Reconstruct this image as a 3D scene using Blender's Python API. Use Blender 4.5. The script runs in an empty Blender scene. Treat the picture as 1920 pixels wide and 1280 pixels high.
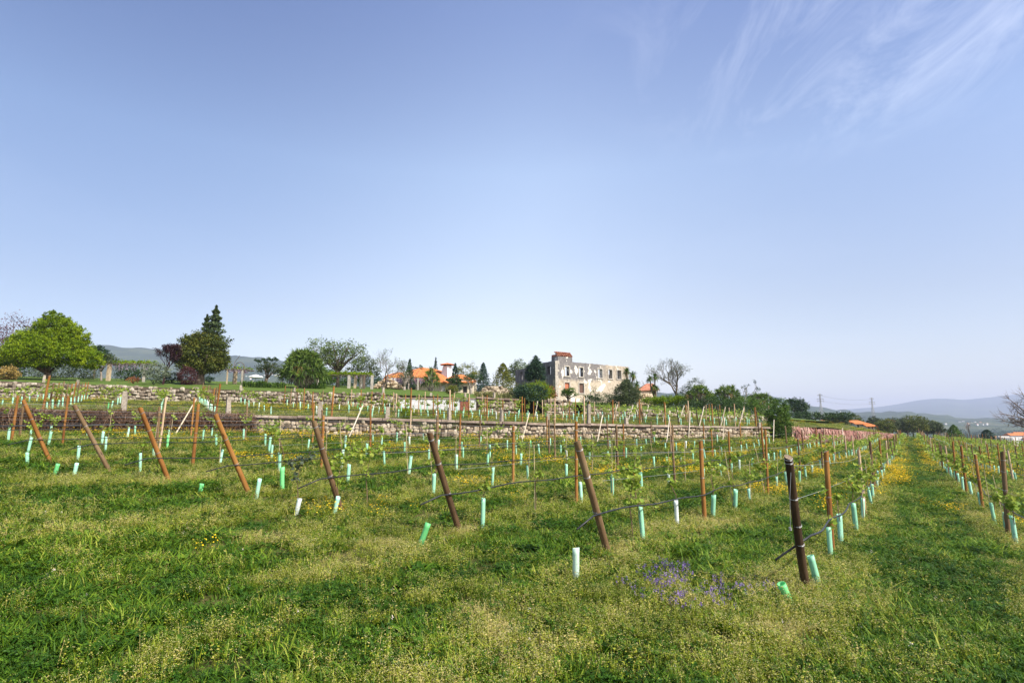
import bpy, math, random
import numpy as np
from mathutils import Vector, noise
R = math.radians
sc = bpy.context.scene

# ------------------------------------------------------------------ camera, sky, sun, exposure
F = 1067.0
PITCH = math.atan(160 / F)
CP, SP = math.cos(PITCH), math.sin(PITCH)
CZ = 2.0
cam_d = bpy.data.cameras.new("camera")
cam = bpy.data.objects.new("camera", cam_d)
sc.collection.objects.link(cam)
cam.location = (0, 0, CZ)
cam.rotation_euler = (R(90) + PITCH, 0, 0)
cam_d.sensor_width = 36
cam_d.lens = 36 * F / 1920
cam_d.clip_start = 0.1
cam_d.clip_end = 40000
sc.camera = cam

SUN_EL, SUN_AZ = 47.0, 127.0       # azimuth clockwise from +Y (the view direction)
sx = math.sin(R(SUN_AZ)) * math.cos(R(SUN_EL)); sy = math.cos(R(SUN_AZ)) * math.cos(R(SUN_EL)); sz = math.sin(R(SUN_EL))
sun_d = bpy.data.lights.new("sun", 'SUN')
sun_d.energy = 5.0
sun_d.angle = R(0.53)
sun_d.color = (1.0, 0.93, 0.80)
sun = bpy.data.objects.new("sun", sun_d)
sc.collection.objects.link(sun)
sun.rotation_euler = Vector((sx, sy, sz)).to_track_quat('Z', 'Y').to_euler()
sun.location = (60, -40, 80)

w = bpy.data.worlds.new("World"); sc.world = w; w.use_nodes = True
nt = w.node_tree; nt.nodes.clear()
def N(t, **k):
    n = nt.nodes.new(t)
    for a, b in k.items(): setattr(n, a, b)
    return n
sky = N('ShaderNodeTexSky', sky_type='NISHITA', sun_disc=False, sun_elevation=R(SUN_EL), sun_rotation=R(SUN_AZ),
        altitude=200, air_density=1.0, dust_density=1.6, ozone_density=3.2)
tc = N('ShaderNodeTexCoord')
# thin cirrus in the upper right of the sky: noise over direction, stretched along one heading
sep = N('ShaderNodeSeparateXYZ'); nt.links.new(tc.outputs['Generated'], sep.inputs[0])
zc = N('ShaderNodeMath', operation='MAXIMUM'); nt.links.new(sep.outputs['Z'], zc.inputs[0]); zc.inputs[1].default_value = 0.04
dx = N('ShaderNodeMath', operation='DIVIDE'); nt.links.new(sep.outputs['X'], dx.inputs[0]); nt.links.new(zc.outputs[0], dx.inputs[1])
dy = N('ShaderNodeMath', operation='DIVIDE'); nt.links.new(sep.outputs['Y'], dy.inputs[0]); nt.links.new(zc.outputs[0], dy.inputs[1])
comb = N('ShaderNodeCombineXYZ'); nt.links.new(dx.outputs[0], comb.inputs[0]); nt.links.new(dy.outputs[0], comb.inputs[1])
mp = N('ShaderNodeMapping'); mp.inputs['Rotation'].default_value = (0, 0, R(-28)); mp.inputs['Scale'].default_value = (2.6, 1.1, 1)
mp.inputs['Location'].default_value = (0.35, 0.2, 0)
nt.links.new(comb.outputs[0], mp.inputs[0])
n1 = N('ShaderNodeTexNoise'); n1.inputs['Scale'].default_value = 1.4; n1.inputs['Detail'].default_value = 11; n1.inputs['Roughness'].default_value = 0.66
n1.inputs['Distortion'].default_value = 1.1
nt.links.new(mp.outputs[0], n1.inputs[0])
r1 = N('ShaderNodeMapRange'); r1.inputs['From Min'].default_value = 0.47; r1.inputs['From Max'].default_value = 0.78
nt.links.new(n1.outputs[0], r1.inputs[0])
vm = N('ShaderNodeVectorMath', operation='DISTANCE'); nt.links.new(comb.outputs[0], vm.inputs[0]); vm.inputs[1].default_value = (0.98, 1.25, 0)
r2 = N('ShaderNodeMapRange', interpolation_type='SMOOTHSTEP'); r2.inputs['From Min'].default_value = 0.95; r2.inputs['From Max'].default_value = 0.2
nt.links.new(vm.outputs['Value'], r2.inputs[0])
n2 = N('ShaderNodeTexNoise'); n2.inputs['Scale'].default_value = 0.35; n2.inputs['Detail'].default_value = 4
nt.links.new(comb.outputs[0], n2.inputs[0])
r3 = N('ShaderNodeMapRange'); r3.inputs['From Min'].default_value = 0.52; r3.inputs['From Max'].default_value = 0.9; r3.inputs['To Max'].default_value = 0.10
nt.links.new(n2.outputs[0], r3.inputs[0])
mul = N('ShaderNodeMath', operation='MULTIPLY'); nt.links.new(r1.outputs[0], mul.inputs[0]); nt.links.new(r2.outputs[0], mul.inputs[1])
mul2 = N('ShaderNodeMath', operation='MULTIPLY_ADD'); nt.links.new(mul.outputs[0], mul2.inputs[0]); mul2.inputs[1].default_value = 0.30
nt.links.new(r3.outputs[0], mul2.inputs[2])
tintn = N('ShaderNodeMix', data_type='RGBA', blend_type='MULTIPLY'); tintn.inputs['Factor'].default_value = 1.0
nt.links.new(sky.outputs[0], tintn.inputs['A'])
er = N('ShaderNodeValToRGB'); nt.links.new(sep.outputs['Z'], er.inputs[0]); er.color_ramp.elements[0].position = 0.0
er.color_ramp.elements[0].color = (0.84, 0.69, 0.57, 1); er.color_ramp.elements[1].position = 0.9; er.color_ramp.elements[1].color = (0.40, 0.38, 0.38, 1)
for p_, c_ in ((0.10, (0.90, 0.67, 0.51, 1)), (0.20, (0.90, 0.665, 0.51, 1)), (0.42, (0.98, 0.79, 0.65, 1)), (0.62, (0.66, 0.58, 0.585, 1))):
    e_ = er.color_ramp.elements.new(p_); e_.color = c_
er2 = N('ShaderNodeMix', data_type='RGBA', blend_type='MULTIPLY'); er2.inputs['Factor'].default_value = 1.0
nt.links.new(er.outputs[0], er2.inputs['A']); er2.inputs['B'].default_value = (2, 2, 2, 1)
nt.links.new(er2.outputs['Result'], tintn.inputs['B'])
prev = tintn.outputs['Result']
for dir_, a0, a1, colr in (((-0.85, 0.50, 0.30), 0.50, 1.0, (0.50, 0.575, 0.69, 1)), ((0.85, 0.50, 0.30), 0.55, 1.0, (0.64, 0.70, 0.80, 1))):
    dl = N('ShaderNodeVectorMath', operation='DOT_PRODUCT'); nt.links.new(tc.outputs['Generated'], dl.inputs[0]); dl.inputs[1].default_value = Vector(dir_).normalized()
    dr_ = N('ShaderNodeMapRange', interpolation_type='SMOOTHSTEP'); nt.links.new(dl.outputs['Value'], dr_.inputs[0])
    dr_.inputs['From Min'].default_value = a0; dr_.inputs['From Max'].default_value = a1
    tint2 = N('ShaderNodeMix', data_type='RGBA', blend_type='MULTIPLY'); nt.links.new(dr_.outputs[0], tint2.inputs['Factor']); nt.links.new(prev, tint2.inputs['A']); tint2.inputs['B'].default_value = colr
    prev = tint2.outputs['Result']
mixc = N('ShaderNodeMix', data_type='RGBA'); nt.links.new(mul2.outputs[0], mixc.inputs['Factor'])
nt.links.new(prev, mixc.inputs['A']); mixc.inputs['B'].default_value = (6.0, 6.2, 6.9, 1)
bg = N('ShaderNodeBackground'); bg.inputs['Strength'].default_value = 0.125
nt.links.new(mixc.outputs['Result'], bg.inputs[0])
wo = N('ShaderNodeOutputWorld'); nt.links.new(bg.outputs[0], wo.inputs[0])

vs = sc.view_settings
vs.view_transform = 'Standard'; vs.look = 'None'; vs.exposure = 0.86; vs.gamma = 1.0; vs.use_curve_mapping = False
sc.cycles.use_denoising = True
sc.cycles.max_bounces = 6
sc.cycles.transparent_max_bounces = 8
sc.cycles.volume_bounces = 1
sc.cycles.caustics_reflective = False; sc.cycles.caustics_refractive = False

# ------------------------------------------------------------------ surveying helpers (photo pixel + distance -> metres)
def pt(px, py, Y):
    u = (px - 960) / F; v = (640 - py) / F; k = Y / (CP - v * SP)
    return Vector((u * k, Y, CZ + (SP + v * CP) * k))
def proj(x, y, z):
    dz = z - CZ
    d = y * CP + dz * SP
    if d < 0.1: return (-9999, -9999)
    return (960 + F * x / d, 640 - F * (-y * SP + dz * CP) / d)
ROWA = R(34.55); CA, SA = math.cos(ROWA), math.sin(ROWA)
def ps(p, s): return (p * CA + s * SA, -p * SA + s * CA)
def to_ps(x, y): return (x * CA - y * SA, x * SA + y * CA)

# ------------------------------------------------------------------ mesh helpers
class MB:
    def __init__(s): s.v = []; s.f = []; s.t = []; s.m = []; s.n = 0
    def add(s, verts, faces, tint=0.5, mi=0):
        o = s.n
        s.v.extend(tuple(map(float, q)) for q in verts); s.n += len(verts)
        s.f.extend(tuple(i + o for i in f) for f in faces)
        if hasattr(tint, '__len__'): s.t.extend(float(q) for q in tint)
        else: s.t.extend([float(tint)] * len(faces))
        s.m.extend([mi] * len(faces))
    def addnp(s, V, Fc, tint, mi=0):            # V (n,3), Fc (m,k)
        o = s.n; s.v.extend(map(tuple, V.tolist())); s.n += len(V)
        s.f.extend(map(tuple, (Fc + o).tolist()))
        s.t.extend(np.broadcast_to(tint, (len(Fc),)).tolist()); s.m.extend([mi] * len(Fc))
    def mesh(s, name, mats, smooth=False):
        me = bpy.data.meshes.new(name)
        me.from_pydata(s.v, [], s.f)
        if not isinstance(mats, (list, tuple)): mats = [mats]
        for m in mats: me.materials.append(m)
        me.polygons.foreach_set('material_index', s.m)
        if smooth: me.polygons.foreach_set('use_smooth', [True] * len(s.f))
        a = me.attributes.new('tint', 'FLOAT', 'FACE'); a.data.foreach_set('value', s.t)
        me.update()
        return me
def new(name, data, parent=None, loc=None, rot=None, scale=None, label=None, cat=None, group=None, kind=None):
    o = bpy.data.objects.new(name, data)
    sc.collection.objects.link(o)
    if parent is not None: o.parent = parent
    if loc is not None: o.location = loc
    if rot is not None: o.rotation_euler = rot
    if scale is not None: o.scale = scale if hasattr(scale, '__len__') else (scale,) * 3
    if label: o['label'] = label
    if cat: o['category'] = cat
    if group: o['group'] = group
    if kind: o['kind'] = kind
    return o
def tube(mb, pts, rad, sides=6, tint=0.5, mi=0, cap=True):
    pts = [Vector(p) for p in pts]; n = len(pts)
    if not hasattr(rad, '__len__'): rad = [rad] * n
    V = []; Fc = []
    ref = Vector((0.13, 0.31, 0.94))
    for i, p in enumerate(pts):
        t = (pts[min(i + 1, n - 1)] - pts[max(i - 1, 0)])
        t = t.normalized() if t.length > 1e-9 else Vector((0, 0, 1))
        r_ = ref if abs(t.dot(ref)) < 0.9 else Vector((1, 0, 0))
        a = t.cross(r_).normalized(); b = t.cross(a)
        for k in range(sides):
            an = 2 * math.pi * k / sides
            V.append(p + (a * math.cos(an) + b * math.sin(an)) * rad[i])
    for i in range(n - 1):
        for k in range(sides):
            k2 = (k + 1) % sides
            Fc.append((i * sides + k, i * sides + k2, (i + 1) * sides + k2, (i + 1) * sides + k))
    if cap and sides > 2:
        Fc.append(tuple(range(sides - 1, -1, -1))); Fc.append(tuple((n - 1) * sides + k for k in range(sides)))
    mb.add(V, Fc, tint, mi)
def box(mb, x0, x1, y0, y1, z0, z1, tint=0.5, mi=0, M=None):
    V = [(x0, y0, z0), (x1, y0, z0), (x1, y1, z0), (x0, y1, z0), (x0, y0, z1), (x1, y0, z1), (x1, y1, z1), (x0, y1, z1)]
    if M is not None: V = [M(Vector(q)) for q in V]
    mb.add(V, [(0, 3, 2, 1), (4, 5, 6, 7), (0, 1, 5, 4), (1, 2, 6, 5), (2, 3, 7, 6), (3, 0, 4, 7)], tint, mi)

# ------------------------------------------------------------------ materials
def mat(name):
    m = bpy.data.materials.new(name); m.use_nodes = True
    nt = m.node_tree; nt.nodes.clear()
    return m, nt
def nd(nt, t, ins=None, **k):
    n = nt.nodes.new(t)
    for a, b in k.items(): setattr(n, a, b)
    for a, b in (ins or {}).items():
        if hasattr(b, 'is_output') or isinstance(b, bpy.types.NodeSocket): nt.links.new(b, n.inputs[a])
        else: n.inputs[a].default_value = b
    return n
def c4(c): return (c[0], c[1], c[2], 1)
def ramp(nt, fac, stops):
    n = nt.nodes.new('ShaderNodeValToRGB'); cr = n.color_ramp
    while len(cr.elements) > 1: cr.elements.remove(cr.elements[0])
    cr.elements[0].position = stops[0][0]; cr.elements[0].color = c4([q * 0.87 for q in stops[0][1]])
    for p, c in stops[1:]:
        e = cr.elements.new(p); e.color = c4([q * 0.87 for q in c])
    nt.links.new(fac, n.inputs[0])
    return n.outputs[0]
def leafmat(name, cols, trans=0.35, inst=False, rough=0.55, spec=0.18, scale=0):
    """leaf colour from the per-leaf 'tint' (0..1), optionally shifted per instance"""
    m, nt = mat(name)
    a = nd(nt, 'ShaderNodeAttribute', attribute_name='tint').outputs['Fac']
    if inst:
        b = nd(nt, 'ShaderNodeAttribute', attribute_name='hue', attribute_type='INSTANCER').outputs['Fac']
        x = nd(nt, 'ShaderNodeMath', {0: b, 1: 0.45}, operation='SUBTRACT').outputs[0]
        a = nd(nt, 'ShaderNodeMath', {0: a, 1: x}, operation='ADD', use_clamp=True).outputs[0]
    else:
        oi = nd(nt, 'ShaderNodeObjectInfo').outputs['Random']
        x = nd(nt, 'ShaderNodeMath', {0: oi, 1: 0.14, 2: -0.07}, operation='MULTIPLY_ADD').outputs[0]
        a = nd(nt, 'ShaderNodeMath', {0: a, 1: x}, operation='ADD', use_clamp=True).outputs[0]
    n = len(cols)
    col = ramp(nt, a, [(i / (n - 1), c) for i, c in enumerate(cols)])
    p = nd(nt, 'ShaderNodeBsdfPrincipled', {'Base Color': col, 'Roughness': rough, 'Specular IOR Level': spec})
    t = nd(nt, 'ShaderNodeBsdfTranslucent', {'Color': col})
    mx = nd(nt, 'ShaderNodeMixShader', {0: trans, 1: p.outputs[0], 2: t.outputs[0]})
    nd(nt, 'ShaderNodeOutputMaterial', {0: mx.outputs[0]})
    return m
def noisemat(name, cols, scale=5, detail=6, rough=0.85, bump=0.3, stretch=(1, 1, 1), tintw=0.0, spec=0.3, bdist=0.02, coord='Object', lo=0.3, hi=0.7):
    m, nt = mat(name)
    tc = nd(nt, 'ShaderNodeTexCoord').outputs[coord]
    mpg = nd(nt, 'ShaderNodeMapping', {0: tc, 'Scale': stretch}).outputs[0]
    n = nd(nt, 'ShaderNodeTexNoise', {'Vector': mpg, 'Scale': scale, 'Detail': detail, 'Roughness': 0.62}).outputs[0]
    f = nd(nt, 'ShaderNodeMapRange', {0: n, 1: lo, 2: hi}).outputs[0]
    if tintw:
        a = nd(nt, 'ShaderNodeAttribute', attribute_name='tint').outputs['Fac']
        f2 = nd(nt, 'ShaderNodeMath', {0: a, 1: 0.5}, operation='SUBTRACT').outputs[0]
        f = nd(nt, 'ShaderNodeMath', {0: f2, 1: tintw, 2: f}, operation='MULTIPLY_ADD', use_clamp=True).outputs[0]
    k = len(cols)
    col = ramp(nt, f, [(i / (k - 1), c) for i, c in enumerate(cols)])
    p = nd(nt, 'ShaderNodeBsdfPrincipled', {'Base Color': col, 'Roughness': rough, 'Specular IOR Level': spec})
    if bump:
        b = nd(nt, 'ShaderNodeBump', {'Height': n, 'Strength': bump, 'Distance': bdist})
        nt.links.new(b.outputs[0], p.inputs['Normal'])
    nd(nt, 'ShaderNodeOutputMaterial', {0: p.outputs[0]})
    return m
def plain(name, col, rough=0.6, spec=0.4, metal=0):
    m, nt = mat(name)
    p = nd(nt, 'ShaderNodeBsdfPrincipled', {'Base Color': c4(col), 'Roughness': rough, 'Specular IOR Level': spec, 'Metallic': metal})
    nd(nt, 'ShaderNodeOutputMaterial', {0: p.outputs[0]})
    return m

M = {}
M['grass'] = leafmat('grass_blades', [(0.018, 0.060, 0.004), (0.054, 0.128, 0.006), (0.155, 0.255, 0.015), (0.36, 0.38, 0.06)], 0.28, inst=True)
M['clover'] = leafmat('clover_leaves', [(0.014, 0.052, 0.004), (0.042, 0.112, 0.006), (0.125, 0.225, 0.015)], 0.25, inst=True)
M['weed'] = leafmat('weed_stems', [(0.060, 0.110, 0.006), (0.17, 0.235, 0.012), (0.33, 0.355, 0.028), (0.52, 0.43, 0.16)], 0.25, inst=True)
M['seed'] = leafmat('cream_flowers', [(0.36, 0.36, 0.09), (0.52, 0.50, 0.18), (0.66, 0.62, 0.34)], 0.3, inst=True)
M['yellow'] = leafmat('yellow_petals', [(0.64, 0.34, 0.008), (0.80, 0.52, 0.012), (0.84, 0.64, 0.03)], 0.3, inst=True)
M['purple'] = leafmat('purple_petals', [(0.10, 0.05, 0.26), (0.20, 0.12, 0.42), (0.36, 0.26, 0.55)], 0.3, inst=True)
M['white'] = leafmat('white_petals', [(0.6, 0.5, 0.45), (0.75, 0.72, 0.66)], 0.3, inst=True)
M['vine'] = leafmat('vine_leaves', [(0.10, 0.19, 0.02), (0.20, 0.32, 0.035), (0.36, 0.43, 0.07)], 0.42)
M['bark'] = noisemat('bark', [(0.05, 0.035, 0.025), (0.13, 0.10, 0.075), (0.22, 0.18, 0.14)], 6, stretch=(1, 1, 0.25), bump=0.5, coord='Object')
M['palebark'] = noisemat('pale_bark', [(0.14, 0.12, 0.10), (0.25, 0.22, 0.19), (0.34, 0.31, 0.28)], 6, stretch=(1, 1, 0.25), bump=0.4)
M['cane'] = noisemat('vine_cane', [(0.10, 0.06, 0.035), (0.22, 0.15, 0.10)], 30, bump=0.2)
M['bamboo'] = noisemat('pale_cane', [(0.42, 0.34, 0.20), (0.58, 0.48, 0.30)], 20, bump=0.1)
M['hose'] = noisemat('black_hose', [(0.010, 0.012, 0.016), (0.035, 0.038, 0.044)], 12, rough=0.45, bump=0.1)
M['wire'] = plain('galvanised_wire', (0.30, 0.31, 0.32), 0.5, 0.5, 0.5)
M['granite'] = noisemat('granite', [(0.14, 0.12, 0.095), (0.27, 0.235, 0.19), (0.39, 0.35, 0.29)], 9, tintw=0.6, bump=0.5)
def woodmat(name, cols):
    m, nt = mat(name)
    tc = nd(nt, 'ShaderNodeTexCoord').outputs['Object']
    oi = nd(nt, 'ShaderNodeObjectInfo').outputs['Random']
    off = nd(nt, 'ShaderNodeCombineXYZ', {0: oi, 1: oi, 2: oi}).outputs[0]
    off = nd(nt, 'ShaderNodeVectorMath', {0: off, 'Scale': 37.0}, operation='SCALE').outputs[0]
    v = nd(nt, 'ShaderNodeVectorMath', {0: tc, 1: off}, operation='ADD').outputs[0]
    mpg = nd(nt, 'ShaderNodeMapping', {0: v, 'Scale': (1, 1, 0.10)}).outputs[0]
    a = nd(nt, 'ShaderNodeTexNoise', {'Vector': mpg, 'Scale': 38, 'Detail': 6, 'Roughness': 0.65}).outputs[0]
    b = nd(nt, 'ShaderNodeTexNoise', {'Vector': v, 'Scale': 3.2, 'Detail': 4}).outputs[0]
    f = nd(nt, 'ShaderNodeMath', {0: a, 1: 0.55}, operation='MULTIPLY').outputs[0]
    f = nd(nt, 'ShaderNodeMath', {0: b, 1: 0.75, 2: f}, operation='MULTIPLY_ADD').outputs[0]
    f = nd(nt, 'ShaderNodeMath', {0: oi, 1: 0.22, 2: f}, operation='MULTIPLY_ADD').outputs[0]
    f = nd(nt, 'ShaderNodeMapRange', {0: f, 1: 0.42, 2: 1.05}).outputs[0]
    k = len(cols)
    col = ramp(nt, f, [(i / (k - 1), c) for i, c in enumerate(cols)])
    vo = nd(nt, 'ShaderNodeTexVoronoi', {'Vector': nd(nt, 'ShaderNodeMapping', {0: v, 'Scale': (1, 1, 0.55)}).outputs[0], 'Scale': 7.0}).outputs['Distance']
    kn = nd(nt, 'ShaderNodeMapRange', {0: vo, 1: 0.08, 2: 0.15, 3: 0.75, 4: 0.0}).outputs[0]
    col = nd(nt, 'ShaderNodeMix', {'Factor': kn, 'A': col, 'B': c4([q * 0.3 for q in cols[0]])}, data_type='RGBA').outputs['Result']
    p = nd(nt, 'ShaderNodeBsdfPrincipled', {'Base Color': col, 'Roughness': 0.78, 'Specular IOR Level': 0.25})
    bm_ = nd(nt, 'ShaderNodeBump', {'Height': a, 'Strength': 0.6, 'Distance': 0.006})
    nt.links.new(bm_.outputs[0], p.inputs['Normal'])
    nd(nt, 'ShaderNodeOutputMaterial', {0: p.outputs[0]})
    return m
M['orange'] = woodmat('orange_treated_wood', [(0.085, 0.032, 0.008), (0.20, 0.082, 0.018), (0.30, 0.142, 0.035), (0.38, 0.22, 0.08)])
M['brown'] = woodmat('brown_weathered_wood', [(0.045, 0.025, 0.012), (0.115, 0.068, 0.033), (0.19, 0.125, 0.065), (0.27, 0.20, 0.12)])
M['dark'] = woodmat('dark_creosoted_wood', [(0.014, 0.008, 0.005), (0.032, 0.019, 0.010), (0.060, 0.036, 0.018), (0.11, 0.07, 0.035)])
M['tan'] = woodmat('tan_bare_wood', [(0.26, 0.16, 0.09), (0.40, 0.27, 0.16), (0.52, 0.38, 0.25), (0.60, 0.48, 0.34)])
M['pale'] = woodmat('pale_split_stake', [(0.42, 0.34, 0.24), (0.56, 0.48, 0.36), (0.68, 0.61, 0.50), (0.72, 0.67, 0.58)])
M['endgrain'] = noisemat('sawn_end', [(0.10, 0.07, 0.05), (0.26, 0.20, 0.14)], 40, bump=0.2)
def guardmat(name, c):
    m, nt = mat(name)
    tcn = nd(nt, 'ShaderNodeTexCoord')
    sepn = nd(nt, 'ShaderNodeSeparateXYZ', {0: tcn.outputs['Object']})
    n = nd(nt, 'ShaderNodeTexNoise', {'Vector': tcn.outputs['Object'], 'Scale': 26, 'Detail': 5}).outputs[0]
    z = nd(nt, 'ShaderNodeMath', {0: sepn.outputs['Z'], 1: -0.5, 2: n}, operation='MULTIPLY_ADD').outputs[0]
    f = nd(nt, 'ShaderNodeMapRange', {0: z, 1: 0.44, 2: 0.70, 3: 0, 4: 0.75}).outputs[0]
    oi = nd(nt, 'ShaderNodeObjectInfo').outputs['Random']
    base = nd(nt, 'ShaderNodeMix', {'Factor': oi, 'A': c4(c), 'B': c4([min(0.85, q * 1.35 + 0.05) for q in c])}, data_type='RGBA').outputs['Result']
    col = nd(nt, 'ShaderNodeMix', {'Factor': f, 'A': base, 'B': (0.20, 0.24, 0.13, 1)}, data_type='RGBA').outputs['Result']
    p = nd(nt, 'ShaderNodeBsdfPrincipled', {'Base Color': col, 'Roughness': 0.38, 'Specular IOR Level': 0.4})
    t = nd(nt, 'ShaderNodeBsdfTranslucent', {'Color': col})
    mx = nd(nt, 'ShaderNodeMixShader', {0: 0.38, 1: p.outputs[0], 2: t.outputs[0]})
    nd(nt, 'ShaderNodeOutputMaterial', {0: mx.outputs[0]})
    return m
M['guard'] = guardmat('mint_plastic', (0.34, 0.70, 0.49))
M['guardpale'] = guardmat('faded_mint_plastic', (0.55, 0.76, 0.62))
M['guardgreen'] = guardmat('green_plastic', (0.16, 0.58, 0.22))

# ------------------------------------------------------------------ terrain
W1 = [(-260, 757, 808, 25), (-100, 760, 810, 28), (0, 765, 812, 30), (240, 771, 812, 31.2), (480, 777, 812, 32.5), (700, 783, 820, 34.5), (1000, 792, 823, 39), (1200, 796, 823, 43.5), (1440, 800, 821.5, 50)]
W1b = [(1480, 801, 829, 54), (1600, 808, 827, 75), (1650, 812, 824, 91), (1684, 815, 821, 110)]
W2 = [(-260, 706, 743, 47), (0, 712, 745, 50), (240, 722, 750, 50), (480, 730, 755, 50), (740, 738, 765, 50), (1000, 750, 776, 52), (1200, 766, 781, 55), (1430, 779, 788, 62)]
W2b = [(1500, 786, 790, 72), (1570, 790, 793, 100), (1650, 804, 805, 140), (1690, 812, 813, 180)]
def P3(q, k): return pt(q[0], q[k], q[3])
w1t = [P3(q, 1) for q in W1]; w1b_ = [P3(q, 2) for q in W1]
pkt = [P3(q, 1) for q in W1b]; pkb = [P3(q, 2) for q in W1b]
w2t = [P3(q, 1) for q in W2]; w2b_ = [P3(q, 2) for q in W2]
w2xt = [P3(q, 1) for q in W2b]; w2xb = [P3(q, 2) for q in W2b]
class TPS:
    def __init__(s, P, lam=0.02):
        P = np.array([tuple(p) for p in P]); s.c = P[:, :2] / 30.0; z = P[:, 2]; n = len(P)
        K = s.phi(np.linalg.norm(s.c[:, None] - s.c[None], axis=2)) + lam * np.eye(n)
        Q = np.hstack([np.ones((n, 1)), s.c]); A = np.block([[K, Q], [Q.T, np.zeros((3, 3))]])
        s.w = np.linalg.solve(A, np.concatenate([z, np.zeros(3)]))
    def phi(s, r): return np.where(r > 1e-9, r * r * np.log(np.maximum(r, 1e-9)), 0)
    def __call__(s, X, Y):
        q = np.stack([np.atleast_1d(X), np.atleast_1d(Y)], 1) / 30.0
        k = s.phi(np.linalg.norm(q[:, None] - s.c[None], axis=2))
        return k @ s.w[:-3] + s.w[-3] + q @ s.w[-2:]
c1 = [pt(*q) for q in [(1512, 1105, 7.0), (1140, 1035, 8.5), (862, 1005, 9.9), (640, 955, 11.2), (468, 932, 12.55), (318, 900, 13.7), (207, 892, 15.05), (95, 865, 16.2),
      (1571, 1035, 9.93), (1612, 952, 16.5), (1855, 977, 15.6), (1812, 925, 22), (1790, 890, 32), (1290, 980, 12.3), (1420, 932, 17.6), (1079, 942, 13.3), (917, 895, 17),
      (1665, 865, 45), (1700, 819, 112), (1900, 845, 110), (1900, 862, 60)]]
c1 += w1b_ + pkb + [Vector(q) for q in [(0, 0, 0.02), (-4, 3, 0.2), (5, 3, 0.0), (9, 4, -0.25), (16, 6, -0.5), (-12, 4, 0.6), (-25, 8, 1.1), (30, 12, -0.9), (50, 30, -1.2), (100, 60, -1.2)]]
T1 = TPS(c1, 0.01)
c2 = [p - Vector((0, 0, 0.12)) for p in w1t + pkt] + [p for p in w2b_ + w2xb] + [pt(1560, 797, 85)]
T2 = TPS(c2, 0.01)
c3 = [p - Vector((0, 0, 0.1)) for p in w2t + w2xt] + [pt(*q) for q in [(-260, 700, 75), (0, 704, 72), (250, 712, 72), (440, 716, 74), (540, 719, 76), (740, 728, 77), (890, 738, 80), (970, 744, 90),
      (1042, 752, 80), (1180, 756, 86), (1300, 762, 85), (1430, 778, 88), (1042, 748, 110)]]
T3 = TPS(c3, 0.01)
l1 = w1t + pkt; l2 = w2t + w2xt
X1 = np.array([p.x for p in l1]); Y1 = np.array([p.y for p in l1]); X2 = np.array([p.x for p in l2]); Y2 = np.array([p.y for p in l2])
def y1(x): return float(np.interp(x, X1, Y1)) if x < X1[-1] else Y1[-1] + (x - X1[-1]) * 3
def y2(x): return float(np.interp(x, X2, Y2)) if x < X2[-1] else Y2[-1] + (x - X2[-1]) * 3
def gz(x, y):
    if y < y1(x): return float(T1(x, y)[0])
    if y < y2(x): return float(T2(x, y)[0])
    return float(T3(x, y)[0])
def gpx(px, Y):        # ground point seen in photo column px at distance Y
    x = (px - 960) / F * Y
    for _ in range(4):
        z = gz(x, Y); py = proj(x, Y, z)[1]; x = pt(px, py, Y).x
    return Vector((x, Y, gz(x, Y)))
def hit(px, py, y0=3.0, y9=130):   # first ground point on the line of sight
    Y = y0
    while Y < y9:
        q = pt(px, py, Y)
        if q.z < gz(q.x, q.y): return Vector((q.x, q.y, gz(q.x, q.y)))
        Y += 0.05 + Y * 0.004
    return pt(px, py, y9)

def groundmat(name, cols, sc1=0.35, extra=None):
    m, nt = mat(name)
    tc = nd(nt, 'ShaderNodeTexCoord').outputs['Object']
    a = nd(nt, 'ShaderNodeTexNoise', {'Vector': tc, 'Scale': sc1, 'Detail': 5, 'Roughness': 0.6}).outputs[0]
    b = nd(nt, 'ShaderNodeTexNoise', {'Vector': tc, 'Scale': 9.0, 'Detail': 8, 'Roughness': 0.7}).outputs[0]
    f = nd(nt, 'ShaderNodeMath', {0: b, 1: 0.6}, operation='MULTIPLY').outputs[0]
    f = nd(nt, 'ShaderNodeMath', {0: a, 1: 0.6, 2: f}, operation='MULTIPLY_ADD').outputs[0]
    f = nd(nt, 'ShaderNodeMapRange', {0: f, 1: 0.42, 2: 0.80}).outputs[0]
    k = len(cols)
    col = ramp(nt, f, [(i / (k - 1), c) for i, c in enumerate(cols)])
    p = nd(nt, 'ShaderNodeBsdfPrincipled', {'Base Color': col, 'Roughness': 0.95, 'Specular IOR Level': 0.1})
    bb = nd(nt, 'ShaderNodeBump', {'Height': b, 'Strength': 0.7, 'Distance': 0.08})
    nt.links.new(bb.outputs[0], p.inputs['Normal'])
    nd(nt, 'ShaderNodeOutputMaterial', {0: p.outputs[0]})
    return m
M['field'] = groundmat('field_soil_and_moss', [(0.020, 0.036, 0.007), (0.045, 0.062, 0.012), (0.11, 0.10, 0.035), (0.26, 0.17, 0.10)])
M['terrace'] = groundmat('terrace_turf', [(0.05, 0.065, 0.015), (0.09, 0.10, 0.025), (0.15, 0.13, 0.045)])
M['lawn'] = groundmat('lawn_turf', [(0.055, 0.10, 0.018), (0.085, 0.135, 0.024), (0.13, 0.165, 0.04)])

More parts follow.
